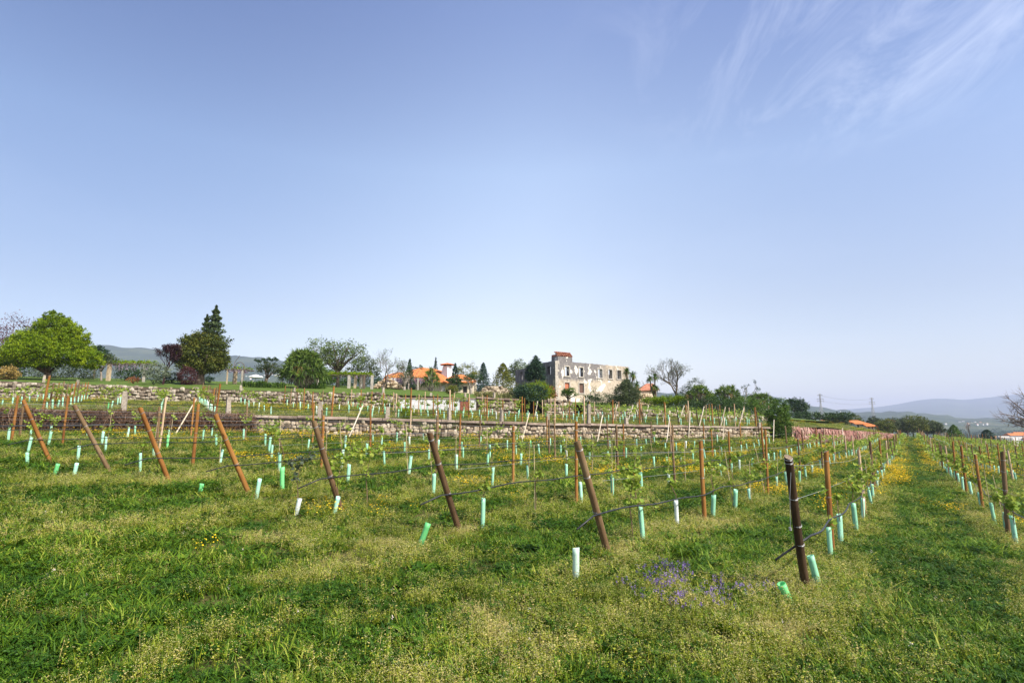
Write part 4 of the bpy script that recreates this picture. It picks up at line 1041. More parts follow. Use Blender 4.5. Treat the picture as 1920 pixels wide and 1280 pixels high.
def yucca(label, px, Y, h, w_, nros, seed, blade=.75, nb=34, name='yucca', wid=.05, dz=0, dry=.12, dome=True):
    r_ = random.Random(seed); b = gpx(px, Y); b.z += dz
    root = new(name, None, loc=b, label=label, cat='yucca')
    lf = MB(); st = MB()
    for i in range(nros):
        an = i * 2.39996; rr = math.sqrt((i + .5) / nros)
        x = math.cos(an) * rr * w_; y = math.sin(an) * rr * w_ * .8
        zz = h - blade * .6 - (h * .62) * rr ** 2.4 + r_.gauss(0, h * .035)
        c = Vector((x, y, zz)); out = Vector((x, y, w_ * .7)).normalized()
        tube(st, [Vector((x * .12, y * .12, -.2)), Vector((x * .45, y * .45, zz * .45)), c], [.10, .075, .06], 5)
        dd = r_.random() < dry
        for k in range(nb):
            d = (Vector((r_.gauss(0, 1), r_.gauss(0, 1), r_.gauss(0, 1))).normalized() + out * .55).normalized()
            L = blade * r_.uniform(.65, 1.1); droop = r_.uniform(.0, .35) + (.5 if d.z < 0 else 0)
            p1 = c + d * L * .55; p2 = c + d * L + Vector((0, 0, -droop * L))
            s_ = d.cross(Vector((r_.gauss(0, 1), r_.gauss(0, 1), r_.gauss(0, .6)))).normalized() * wid * blade
            tn = r_.gauss(.5, .2) + (.15 if d.z > .3 else -.12)
            lf.add([c - s_ * .7, c + s_ * .7, p1 + s_, p1 - s_, p2], [(0, 1, 2, 3), (3, 2, 4)], min(1, max(0, tn)), 1 if (dd and d.z < .1) else 0)
    new('foliage', lf.mesh('foliage', [M['yucca'], M['yuccadry']]), root); new('stems', st.mesh('stems', M['palebark']), root)
    return root
yucca('very large domed yucca with many heads, on the lawn edge below the pale airy tree', 568, 60, 4.15, 2.15, 62, 31, blade=.95, nb=46, wid=.052)
# white garden parasols
for k, (px, Y, l) in enumerate([(529, 66, 'flat white garden parasol half hidden left of the big yucca'), (479, 80, 'small white parasol behind the cloud pruned olive')]):
    b = gpx(px, Y); root = new('parasol', None, loc=b, label=l, cat='parasol')
    mb = MB(); n = 8; hh = 1.15 if k == 0 else .8; V = [(0, 0, hh + .3)] + [(1.0 * math.cos(i * .785), 1.0 * math.sin(i * .785), hh) for i in range(8)] + [(1.0 * math.cos(i * .785), 1.0 * math.sin(i * .785), hh - .14) for i in range(8)]
    mb.add(V, [(0, 1 + i, 1 + (i + 1) % 8) for i in range(8)] + [(1 + i, 9 + i, 9 + (i + 1) % 8, 1 + (i + 1) % 8) for i in range(8)])
    if 'cloth' not in M: M['cloth'] = plain('white_cloth', (.8, .8, .8), .9)
    new('canopy', mb.mesh('canopy', M['cloth']), root); mb = MB(); tube(mb, [(0, 0, -.3), (0, 0, hh + .28)], .03, 6); new('pole', mb.mesh('pole', M['wire']), root)
tree('walnut_tree', 'pale airy spring tree behind the left of the big yucca', 'tree', 592, 74, 6.5, [(0, 0, .78, .25, .2, .17), (.1, 0, .62, .3, .25, .2)], 'spring', 15, 150, 14, .10, r0=.14, ntips=22, gap=.3, bark='bark', cl=.2)
tree('walnut_tree', 'large open crowned light green tree right of the big yucca', 'tree', 633, 68, 6.0, [(-.1, 0, .76, .24, .22, .17), (.22, 0, .78, .26, .24, .18), (.0, 0, .58, .34, .3, .2), (.38, 0, .62, .2, .2, .2), (-.28, 0, .62, .18, .2, .16)], 'spring', 16, 330, 15, .10, r0=.2, ntips=30, gap=.25, bark='bark', cl=.2)
tree('olive_tree', 'rounded grey brown olive beyond the vine pergola', 'tree', 682, 74, 4.6, [(0, 0, .66, .34, .3, .24), (-.3, 0, .5, .2, .2, .16), (.3, 0, .45, .2, .2, .16)], 'greybush', 17, 190, 22, .08, r0=.16)
shrub('hedge', 'dark green hedge behind the pergola pillars', 650, 80, 2.1, [(0, 0, .45, 1.3, .5, .5), (-1.6, 0, .4, 1.0, .5, .45), (1.5, 0, .45, 1.0, .5, .5)], 'deep', 18, 260, 20, .09, cat='hedge')
shrub('hedge', 'green shrubbery between the big yucca and the walnut trunk', 606, 74, 2.3, [(0, 0, .45, .8, .5, .5), (-.8, 0, .4, .8, .5, .45), (.8, 0, .45, .8, .5, .5)], 'mid', 19, 200, 20, .09, cat='hedge')
def bare(label, px, Y, h, seed, spread=.8, depth=5, r0=.1, name='bare_tree', mt='twig', leaf=None, nl=0, lean=0, trunk=.28, widen=1.0):
    r_ = random.Random(seed); b = gpx(px, Y); root = new(name, None, loc=b, label=label, cat='tree')
    mb = MB(); tips = []
    def br(p, d, L, r, k):
        n = 3; P = [p]; q = p
        for i in range(n):
            d = (d + Vector((r_.gauss(0, .13), r_.gauss(0, .13), r_.gauss(.03, .08)))).normalized(); q = q + d * L / n; P.append(q)
        tube(mb, P, [r, r * .85, r * .7, r * .55], 5 if k > 2 else 3, r_.uniform(.2, .9), cap=False)
        if k == 0: tips.append(q); return
        for _ in range(3 if k > 1 else 3):
            a = r_.uniform(0, 6.28); s_ = r_.uniform(.35, .85) * spread
            u = d.orthogonal().normalized(); v = d.cross(u)
            nd_ = (d + (u * math.cos(a) + v * math.sin(a)) * s_ + Vector((0, 0, .12))).normalized()
            br(P[-1] if _ else P[-2], nd_, L * r_.uniform(.62, .85), r * .58, k - 1)
    br(Vector((0, 0, -.2)), Vector((lean, 0, 1)).normalized(), h * trunk, r0, depth)
    zmax = max(t.z for t in tips); s_ = h / zmax
    mb.v = [(x * s_ * widen, y * s_ * widen, z * s_) for x, y, z in mb.v]
    new('branches', mb.mesh('branches', M[mt]), root)
    if leaf:
        lf = MB(); rs = np.random.RandomState(seed); T = np.array([(t.x * s_ * widen, t.y * s_ * widen, t.z * s_) for t in tips]); C = np.repeat(T, nl, 0) + rs.normal(0, .10, (len(T) * nl, 3)); quads(lf, C, .07, rs, rs.normal(.5, .2, len(C)))
        new('buds', lf.mesh('buds', M[leaf]), root)
    return root
bare('bare grey spreading tree above the rock pile left of the orange roof', 716, 70, 5.0, 41, 1.0, 6, .10, widen=1.35, lean=.3, leaf='spring', nl=1)
bare('bare tree with sparse grey green leaves right of the ruin', 1272, 92, 7.9, 48, 1.15, 6, .14, widen=1.0, trunk=.15, leaf='greybush', nl=3, mt='bark')
bare('small bare twiggy tree behind the red roofed shed', 1208, 96, 4.2, 44, 1.1, 4, .08, leaf='maroon', nl=1)
tree('leafy_tree', 'half leafed tree right beside the bare tree beyond the hedge', 'tree', 1306, 94, 5.6, [(0, 0, .7, .26, .25, .16), (-.2, 0, .5, .3, .25, .16)], 'greybush', 45, 110, 16, .09, gap=.25, ntips=16)
bare('dark purple plum tree with upright twigs left of the tall tree', 305, 57, 4.1, 143, .62, 5, .09, name='plum_tree', mt='plum', leaf='plum', nl=14, widen=.8, trunk=.2)
# pergolas
def pergola(label, specs, Yb, green, flowers, pm, name='pergola', htop=0.0):
    pass
M['stonepillar'] = noisemat('pillar_stone', [(0.26, 0.24, 0.21), (0.40, 0.37, 0.33), (0.52, 0.49, 0.44)], 5, bump=.3)
M['tanstone'] = noisemat('tan_pillar', [(0.30, 0.23, 0.15), (0.44, 0.35, 0.24), (0.55, 0.46, 0.33)], 5, bump=.3)
def pergola(label, x0, x1, ztop, Y, pillars, green, flowers, seed, depth=2.2, hang=.6, mg='bright'):
    rs = np.random.RandomState(seed)
    a = pt(x0, ztop, Y); b = pt(x1, ztop, Y); g = gpx((x0 + x1) / 2, Y); root = new('pergola', None, loc=g, label=label, cat='pergola')
    L = lambda v: v - g
    for (px, wd, ms, off) in pillars:
        q = pt(px, ztop, Y); gzv = gz(q.x, q.y + off); mb = MB(); h_ = q.z
        box(mb, q.x - g.x - wd, q.x - g.x + wd, off - wd, off + wd, gzv - g.z - .1, h_ - g.z - .02, rs.uniform(.3, .8)); new('pillar', mb.mesh('pillar', M[ms]), root)
    mb = MB()
    for off in (0, depth):
        tube(mb, [L(a) + Vector((-.2, off, 0)), L(b) + Vector((.2, off, 0))], .05, 5)
    for k in range(7): q = L(a).lerp(L(b), k / 6); tube(mb, [q + Vector((0, -.2, .07)), q + Vector((0, depth + .2, .07))], .035, 4)
    new('beams', mb.mesh('beams', M['bark']), root)
    if green:
        mb = MB(); n = green; C = np.stack([rs.uniform(L(a).x - .2, L(b).x + .2, n), rs.uniform(-.2, depth + .2, n), L(a).z + .12 + rs.normal(.1, .12, n)], 1); quads(mb, C, .10, rs, rs.normal(.6, .2, n)); new('climbing_leaves', mb.mesh('climbing_leaves', M[mg]), root)
    if flowers:
        mb = MB(); nb = flowers; 
        for _ in range(nb):
            x = rs.uniform(L(a).x, L(b).x); y = rs.uniform(-.25, depth); hh = hang * rs.uniform(.4, 1.1); k = 22; z = np.linspace(0, 1, k)
            C = np.stack([x + rs.normal(0, .05, k) * (1.2 - z), y + rs.normal(0, .05, k), L(a).z - z * hh], 1); quads(mb, C, .05, rs, rs.normal(.5, .25, k))
        new('hanging_flowers', mb.mesh('hanging_flowers', M['wisteria']), root)
    return root
pergola('long wisteria pergola with one tan pillar between the bright green tree and the plum tree', 196, 276, 682, 62, [(206, .16, 'tanstone', 0), (272, .1, 'stonepillar', 0)], 900, 60, 51, 1.6, .7)
pergola('wisteria pergola end with wooden posts under the right of the spired tree', 424, 462, 693, 64, [(427, .06, 'tanstone', 0), (435, .12, 'tanstone', 1), (455, .08, 'stonepillar', 0)], 180, 30, 52, 1.6, .35)
pergola('vine covered pergola with grey stone pillars between the walnut tree and the rock pile', 612, 690, 703, 66, [(596, .1, 'stonepillar', 0), (655, .14, 'stonepillar', 0), (664, .14, 'tanstone', .6), (670, .12, 'stonepillar', 1.6), (683, .13, 'bark', 0), (698, .13, 'stonepillar', 0)], 1300, 20, 53, 2.0, .4)
b = gpx(447, 64); mb = MB(); hoop = [(math.cos(t) * .55, 0, 1.9 + math.sin(t) * .6) for t in np.linspace(0, math.pi, 10)]
tube(mb, [(.55, 0, -.1)] + hoop + [(-.55, 0, -.1)], .035, 5); mb2 = new('garden_arch', mb.mesh('garden_arch', M['bark']), loc=b, label='thin dark garden arch on the lawn right of the spired tree', cat='garden arch')
b = gpx(441, 66); mb = MB(); tube(mb, [(-.3, 0, 2.0), (-.2, 0, 2.6), (0.05, 0, 2.9), (.3, 0, 3.3)], .03, 5); tube(mb, [(-.3, 0, -.1), (-.3, 0, 2.0)], .04, 5)
new('garden_arch', mb.mesh('garden_arch', M['bark']), loc=b, label='dark bent metal arch just left of the thin garden arch', cat='garden arch')
# rock pile
rnd = random.Random(61); b = gpx(727, 71); mb = MB()
M['yellowrock'] = stonemat('yellow_rock', [(0.30, 0.21, 0.13), (0.46, 0.36, 0.24), (0.60, 0.50, 0.37)])
for i in range(70):
    t = rnd.uniform(-1, 1); z = rnd.uniform(0, 1) * (1 - t * t) * 1.1; lump(mb, Vector((t * 1.7, rnd.uniform(-.6, .4) * (1 - z * .5), z + .1)), rnd.uniform(.15, .34), rnd.uniform(.15, .28), rnd.uniform(.1, .2), Vector((1, 0, 0)), Vector((0, 1, 0)), rnd, rnd.random())
new('rock_pile', mb.mesh('rock_pile', M['yellowrock']), loc=b, label='heap of yellowish field stones left of the orange roofed house', cat='rock pile')

# ------------------------------------------------------------------ orange roofed house
M['cream'] = noisemat('cream_wall', [(0.50, 0.42, 0.31), (0.62, 0.54, 0.42), (0.70, 0.63, 0.51)], 1.5, bump=.1)
M['whitewash'] = noisemat('white_wall', [(0.70, 0.69, 0.68), (0.80, 0.79, 0.78)], 2, bump=.05)
def tilemat(name, cols):
    m, nt = mat(name)
    tc = nd(nt, 'ShaderNodeTexCoord').outputs['Object']
    wv = nd(nt, 'ShaderNodeTexWave', {'Vector': tc, 'Scale': 1.35, 'Distortion': 0.6, 'Detail': 2}, wave_type='BANDS', bands_direction='X').outputs['Fac']
    n = nd(nt, 'ShaderNodeTexNoise', {'Vector': tc, 'Scale': 2.2, 'Detail': 8, 'Roughness': .7}).outputs[0]
    f = nd(nt, 'ShaderNodeMath', {0: wv, 1: .15, 2: n}, operation='MULTIPLY_ADD').outputs[0]
    f = nd(nt, 'ShaderNodeMapRange', {0: f, 1: .3, 2: .8}).outputs[0]
    col = ramp(nt, f, [(i / (len(cols) - 1), c) for i, c in enumerate(cols)])
    p = nd(nt, 'ShaderNodeBsdfPrincipled', {'Base Color': col, 'Roughness': .85, 'Specular IOR Level': .2})
    bb = nd(nt, 'ShaderNodeBump', {'Height': wv, 'Strength': .6, 'Distance': .05}); nt.links.new(bb.outputs[0], p.inputs['Normal'])
    nd(nt, 'ShaderNodeOutputMaterial', {0: p.outputs[0]}); return m
M['tiles'] = tilemat('orange_roof_tiles', [(0.30, 0.085, 0.028), (0.50, 0.165, 0.050), (0.60, 0.245, 0.095)])
M['glass'] = plain('dark_window_glass', (.03, .035, .04), .1, .6)
M['timber'] = plain('brown_timber', (.10, .055, .035), .7)
HY = 80
hb = gpx(806, HY); zg = pt(806, 742, HY).z; hb.z = zg
house = new('house', None, loc=hb, label='low cream house with a bright orange tiled roof and a white chimney', cat='house')
X = lambda px, Y=HY: pt(px, 720, Y).x - hb.x
Z = lambda py, Y=HY: pt(800, py, Y).z - hb.z
def wall_open(mb, p0, ax, length, z0, ztop, thick, opens, nu=None, mi=0, rough=None):
    """upright wall with real openings; opens: (u0,u1,z0,z1)"""
    us_ = sorted(set([0, length] + [o[0] for o in opens] + [o[1] for o in opens] + list(np.linspace(0, length, nu or 2))))
    zs_ = sorted(set([z0] + [o[2] for o in opens] + [o[3] for o in opens]))
    zt = [ztop(u) if callable(ztop) else ztop for u in us_]
    ay = Vector((-ax.y, ax.x, 0)); nz = len(zs_)
    solid = [[not any(o[0] - 1e-6 <= (us_[i] + us_[i + 1]) / 2 <= o[1] + 1e-6 and o[2] - 1e-6 <= ((zs_[j] + (zs_[j + 1] if j + 1 < nz else min(zt))) / 2) <= o[3] + 1e-6 for o in opens) for j in range(nz)] for i in range(len(us_) - 1)]
    def P(i, j, back): z = zs_[j] if j < nz else zt[i]; return p0 + ax * us_[i] + Vector((0, 0, z)) + (ay * thick if back else Vector((0, 0, 0)))
    nu_ = len(us_) - 1
    for i in range(nu_):
        for j in range(nz):
            if not solid[i][j]: continue
            a, b, c, d = P(i, j, 0), P(i + 1, j, 0), P(i + 1, j + 1, 0), P(i, j + 1, 0); A, B_, C_, D_ = P(i, j, 1), P(i + 1, j, 1), P(i + 1, j + 1, 1), P(i, j + 1, 1)
            mb.add([a, b, c, d], [(0, 1, 2, 3)], .5, mi); mb.add([A, B_, C_, D_], [(3, 2, 1, 0)], .5, mi)
            if i == 0 or not solid[i - 1][j]: mb.add([a, d, D_, A], [(0, 1, 2, 3)], .5, mi)
            if i == nu_ - 1 or not solid[i + 1][j]: mb.add([b, B_, C_, c], [(0, 1, 2, 3)], .5, mi)
            if j == 0 or not solid[i][j - 1]: mb.add([a, A, B_, b], [(0, 1, 2, 3)], .5, mi)
            if j == nz - 1 or not solid[i][j + 1]: mb.add([d, c, C_, D_], [(0, 1, 2, 3)], .5, mi)
ex = Vector((1, 0, 0))
xl, xr = X(738), X(888); ops = []
ops = [(X(773) - xl, X(779) - xl, Z(733), Z(721)), (X(868) - xl, X(876) - xl, Z(736), Z(724)), (X(880) - xl, X(884) - xl, Z(738), Z(724)), (X(752) - xl, X(762) - xl, Z(738), Z(722)), (X(828) - xl, X(835) - xl, Z(738), Z(721))]
mb = MB(); wall_open(mb, Vector((xl, 0, 0)), ex, xr - xl, -.4, Z(712), .35, ops)
wall_open(mb, Vector((xr, .35, 0)), Vector((0, 1, 0)), 7, -.4, Z(712), .35, []); wall_open(mb, Vector((xl + .35, .35, 0)), Vector((0, 1, 0)), 7, -.4, Z(712), .35, [])
new('walls', mb.mesh('walls', M['cream']), house)
for k, o in enumerate(ops):
    mb = MB(); box(mb, xl + o[0], xl + o[1], .18, .22, o[2], o[3])
    if k == 4:
        new('door', mb.mesh('door', M['whitewash']), house, label='white arched door')
    else: 
        fr = MB(); box(fr, xl + o[0], xl + o[0] + .06, .1, .17, o[2], o[3]); box(fr, xl + o[1] - .06, xl + o[1], .1, .17, o[2], o[3]); box(fr, xl + o[0] + .06, xl + o[1] - .06, .1, .17, o[3] - .06, o[3])
        wo_ = new('window', fr.mesh('window', M['timber']), house); new('pane', mb.mesh('pane', M['glass']), wo_)
# roofs: pitched planes with thickness
def slab(mb, P, th=.12, mi=0):
    P = [Vector(p) for p in P]; Q = [p - Vector((0, 0, th)) for p in P]; n = len(P)
    mb.add(P + Q, [tuple(range(n)), tuple(range(2 * n - 1, n - 1, -1))] + [(i, n + i, n + (i + 1) % n, (i + 1) % n) for i in range(n)], .5, mi)
def rp(px, py, dy): q = pt(px, py, HY + dy); return q - hb
mb = MB()
slab(mb, [rp(748, 712, -.8), rp(836, 716, -.8), rp(812, 690.5, 4.5), rp(790, 688.5, 4.5)])
slab(mb, [rp(836, 716, -.8), rp(858, 703, 7), rp(812, 690.5, 4.5)]); slab(mb, [rp(748, 712, -.8), rp(790, 688.5, 4.5), rp(745, 700, 9)])
slab(mb, [rp(812, 690.5, 4.5), rp(858, 703, 7), rp(840, 700, 10), rp(790, 688.5, 4.6)])
slab(mb, [rp(838, 716.6, -.5), rp(891, 715.5, -.5), rp(868, 702, 3.5), rp(842, 701, 3.5)])
slab(mb, [rp(891, 715.5, -.5), rp(893, 713, 7), rp(868, 702, 3.6)])
new('roof', mb.mesh('roof', M['tiles']), house)
hr = [o for o in sc.objects if o.name.startswith('roof')][0]
mb = MB()
slab(mb, [rp(719, 710, -.2), rp(750, 711, -.2), rp(750, 697, 4), rp(738, 699, 4)]); slab(mb, [rp(719, 710, -.2), rp(738, 699, 4.02), rp(722, 704, 7)])
new('wing_roof', mb.mesh('wing_roof', M['tiles']), house)
mb = MB(); box(mb, X(722), X(748), .4, .8, -.4, Z(711.5)); new('wing_wall', mb.mesh('wing_wall', M['cream']), house)
# chimney stack: flared white body, two visible faces
c0, c1, t0, t1 = X(823), X(845), X(825), X(842); zb, zt = Z(706), Z(682)
mb = MB(); xm0 = X(836); xm1 = X(834)
V = [(c0 - .25, 3.2, zb), (xm0, 2.0, zb), (c1, 2.4, zb), (c1 - .4, 4.4, zb), (t0, 3.1, zt), (xm1, 2.5, zt), (t1, 2.8, zt), (t1 - .3, 3.8, zt)]
mb.add(V, [(0, 1, 5, 4), (1, 2, 6, 5), (2, 3, 7, 6), (3, 0, 4, 7), (4, 5, 6, 7), (3, 2, 1, 0)])
ch = new('chimney', mb.mesh('chimney', M['whitewash']), house)
mb = MB(); box(mb, t0 + .1, t1 - .1, 2.75, 3.6, zt + .01, zt + .22); new('smoke_slots', mb.mesh('smoke_slots', M['timber']), ch)
mb = MB(); ca = [(t0 - .4, 2.2, zt + .2), (t1 + .45, 2.2, zt + .2), (t1 + .45, 4.2, zt + .2), (t0 - .4, 4.2, zt + .2), ((t0 + t1) / 2, 3.2, zt + .52)]
mb.add(ca, [(0, 1, 4), (1, 2, 4), (2, 3, 4), (3, 0, 4), (3, 2, 1, 0)]); new('chimney_cap', mb.mesh('chimney_cap', M['tiles']), ch)
mb = MB(); box(mb, X(749), X(756), 3.3, 4.0, Z(703), Z(693)); new('chimney', mb.mesh('chimney', M['whitewash']), house, label='small white chimney')
pergola('wisteria pergola with hanging lilac flowers on the left of the orange roofed house', 722, 792, 708.5, 76.5, [(735, .14, 'whitewash', 0), (741, .14, 'whitewash', 0), (757, .12, 'timber', 0), (784, .1, 'stonepillar', 0)], 260, 260, 54, 2.4, .85, mg='gold')
tree('topiary_olive', 'twisted topiary olive before the house with dark balls above the pergola', 'tree', 765, 74, 3.6, [(-.28, 0, .82, .16, .14, .10), (.0, 0, .72, .2, .18, .10), (.22, 0, .80, .12, .1, .08), (.45, 0, .8, .09, .1, .08)], 'deep', 62, 60, 20, .06, r0=.1, bark='palebark', ntips=9, fork=.25)
def conifer(label, px, Y, h, r1, mleaf, seed, n=2600, name='conifer_tree', size=.10, pw=.9, dz=0, tiers=14, droop=.2, cx=0):
    rs = np.random.RandomState(seed); b = gpx(px, Y); b.z += dz; root = new(name, None, loc=b, label=label, cat='tree')
    t = rs.uniform(0, 1, n) ** 1.25; an = rs.uniform(0, 6.28, n); lob = 1 + .14 * np.sin(an * 3 + t * 9 + seed) + .1 * np.sin(an * 5 - t * 13)
    saw = 1 - .35 * ((t * tiers) % 1.0); env = (1 - t) ** pw * .95 + .05; env = env * np.minimum(1, (t + .06) * 7)
    rad = r1 * 1.6 * env * saw * lob * np.sqrt(rs.uniform(.15, 1.0, n))
    C = np.stack([rad * np.cos(an) + cx * t, rad * np.sin(an), h * (.06 + .94 * t) - rad * droop], 1)
    mb = MB(); quads(mb, C, size, rs, rs.normal(.5, .2, n) + .1 * np.sin(t * tiers * 6.28), .4); new('crown', mb.mesh('crown', M[mleaf]), root)
    mb = MB(); tube(mb, [(0, 0, -.2), (0, 0, h * .5), (cx, 0, h * .96)], [.16, .09, .02], 6); new('trunk', mb.mesh('trunk', M['bark']), root)
    return root
conifer('small dark pointed conifer in front of the left part of the orange roof', 767, 76, 4.1, .75, 'conifer', 63, 1300)
conifer('little dark conifer touching the left side of the white chimney', 816, 90, 5.3, .62, 'conifer', 64, 1100)
conifer('small dark conifer standing right of the white chimney', 853, 78, 4.0, .85, 'conifer', 65, 1700)
conifer('dark blue green conifer left of the yellow green one', 906, 82, 4.6, .95, 'bluegreen', 66, 3000, pw=.7)
conifer('broad yellow green conifer left of the ruin', 943, 84, 4.9, 2.0, 'gold', 67, 5000, pw=.75)
tree('round_tree', 'olive green round topped tree behind the right end of the orange roof', 'tree', 874, 92, 5.0, [(0, 0, .7, .34, .3, .26), (.35, 0, .5, .25, .25, .2)], 'gold', 68, 130, 22, .09)
tree('broadleaf_tree', 'light green leafy tree between the yellow green conifer and the ruin', 'tree', 972, 100, 7.0, [(0, 0, .72, .24, .22, .2), (-.15, 0, .52, .24, .22, .2), (.15, 0, .5, .2, .2, .2)], 'spring', 69, 240, 24, .11)
tree('holm_oak', 'dark green upright tree standing against the left wall of the ruin', 'tree', 1003, 77, 6.0, [(0, 0, .66, .16, .2, .22), (.04, 0, .82, .10, .12, .14), (-.12, 0, .56, .11, .16, .15), (.14, 0, .58, .11, .15, .18), (.02, 0, .93, .05, .05, .06)], 'conifer', 70, 420, 26, .09, r0=.14, fork=.28)
yucca('dense dark palm like clump in front of the orange roofed house', 808, 73, 2.9, .95, 20, 72, blade=.65, name='cordyline_clump', nb=36)
tree('olive_tree', 'dark shrubby olive in front of the house right of the white door', 'tree', 852, 74, 2.1, [(0, 0, .75, .38, .4, .2), (-.35, 0, .8, .2, .25, .14), (.35, 0, .7, .25, .3, .18)], 'deep', 73, 90, 20, .07, bark='palebark')
tree('olive_tree', 'thin olive in front of the right end of the house', 'tree', 882, 74, 2.8, [(0, 0, .75, .35, .3, .16), (.4, 0, .75, .2, .2, .12)], 'deep', 74, 60, 20, .07, bark='palebark')
tree('olive_tree', 'twisted pale trunked tree on the lawn right of the rock pile', 'tree', 758, 70, 2.3, [(0, 0, .8, .45, .3, .16)], 'greybush', 75, 40, 12, .06, bark='palebark', ntips=12, fork=.2, gap=.2)
shrub('round_shrub', 'small yellow green rounded bush on the lawn before the house', 847, 64, 1.05, [(0, 0, .45, .75, .6, .5)], 'gold', 76, 70, 20, .06)
strappy('pampas_grass', 'clump of straw yellow grasses before the long stone mound, left one', 908, 58, .75, 1.3, 200, 'strawgrass', 77); strappy('pampas_grass', 'wider clump of straw yellow grasses left of the round green bush', 945, 58, .8, 2.2, 300, 'strawgrass', 78)
# stone mound
rnd = random.Random(62); a = pt(899, 741, 64); b = pt(966, 741, 66); mb = MB()
for k in range(26):
    t = k / 25; hh = 0.95 * min(1, t * 6, (1 - t) * 2.2) ** .8; base = a.lerp(b, t); z = 0
    while z < hh:
        lump(mb, base + Vector((rnd.uniform(-.05, .05), rnd.uniform(-.1, .1), z + .1)) - a, .18, .16, .14, ex, Vector((0, 1, 0)), rnd, rnd.random()); z += .2
new('stone_mound', mb.mesh('stone_mound', M['rubble']), loc=a, label='long low arched mound of brown stones under the conifers', cat='stone mound')
shrub('round_shrub', 'big round bright green bush in front of the ruin corner', 1004, 55, 1.75, [(0, 0, .55, .8, .6, .5), (-.5, 0, .4, .5, .5, .4), (.5, 0, .45, .5, .5, .45)], 'bright', 79, 260, 24, .055, shell=.75)
shrub('shrub', 'dark green shrub hanging below the round bright bush', 1000, 52.5, 1.7, [(0, 0, .5, .75, .4, .5), (-.6, 0, .6, .4, .4, .4)], 'conifer', 80, 150, 20, .07, dz=-.2)
shrub('shrub', 'grey green shrub above the end of the garden wall left of the round bush', 976, 55, 1.5, [(0, 0, .5, .8, .5, .45)], 'greybush', 81, 110, 20, .06)
shrub('round_shrub', 'rust red and orange bush between the round green bush and the ruin', 1027, 60, 1.75, [(0, 0, .5, .48, .45, .5), (.3, 0, .3, .3, .3, .3)], 'rusty', 82, 110, 22, .06)
shrub('round_shrub', 'small globe of yellow green leaves sitting on the lower wall', 762, 35.7, .72, [(0, 0, .5, .42, .4, .52)], 'bright', 83, 110, 20, .03, dz=-.02, shell=.8)
strappy('agave_plant', 'spiky dark plant on the lower wall right of the fifth leaning post', 682, 34.4, .45, .25, 60, 'yucca', 84, wid=.018)
tree('palm_shrub', 'small leafy green palm like shrub before the ruin facade', 'shrub', 1066, 66, 1.7, [(0, 0, .8, .42, .4, .2), (.2, 0, .6, .4, .3, .2), (-.25, 0, .62, .3, .3, .18)], 'mid', 85, 90, 20, .07)
bare('small knobbly bare tree in front of the ruin facade', 1118, 66, 2.1, 86, 1.1, 3, .10, leaf='spring', nl=4, trunk=.4)
shrub('hedge', 'mixed green hedge at the foot of the right half of the ruin', 1128, 64, 1.35, [(0, 0, .45, 1.6, .5, .5), (1.6, 0, .4, 1.2, .5, .45), (-.9, 0, .4, .9, .5, .4)], 'deep', 87, 260, 20, .06, cat='hedge')
shrub('broom_bush', 'large grey green feathery bush at the right corner of the ruin', 1175, 62, 2.9, [(0, 0, .5, .38, .35, .45), (-.2, 0, .42, .3, .3, .36), (.25, 0, .42, .3, .3, .36), (.02, 0, .82, .2, .2, .22)], 'greybush', 88, 420, 26, .06, up=.1)
def palm(label, px, Y, heads, seed, blade=.8):
    r_ = random.Random(seed); b = gpx(px, Y); root = new('cordyline_palm', None, loc=b, label=label, cat='palm'); lf = MB(); st = MB()
    for (x, z) in heads:
        c = Vector((x, 0, z)); tube(st, [(x * .2, 0, -.2), (x * .7, 0, z * .6), c], [.14, .1, .09], 6)
        for k in range(90):
            d = Vector((r_.gauss(0, 1), r_.gauss(0, 1), r_.gauss(.1, .8))).normalized(); L = blade * r_.uniform(.7, 1.1); dr_ = .5 if d.z < .2 else .15
            p1 = c + d * L * .5; p2 = c + d * L - Vector((0, 0, L * dr_)); s_ = d.cross(Vector((0, .2, 1))).normalized() * .045
            lf.add([c - s_ * .4, c + s_ * .4, p1 + s_, p1 - s_, p2], [(0, 1, 2, 3), (3, 2, 4)], min(1, max(0, r_.gauss(.4, .2))), 1 if (d.z < -.4 and r_.random() < .6) else 0)
    new('foliage', lf.mesh('foliage', [M['yucca'], M['yuccadry']]), root); new('stems', st.mesh('stems', M['bark']), root)
palm('tall cordyline palms rising behind the feathery bush at the ruin corner', 1180, 72, [(-.2, 4.3), (.55, 3.9), (1.0, 2.7), (-.5, 3.0)], 91)
palm('upright cordyline palm pair by the red roofed shed', 1226, 78, [(-.4, 3.7), (.3, 4.0), (.0, 2.6), (.4, 2.4), (-.2, 1.6)], 92, .7)

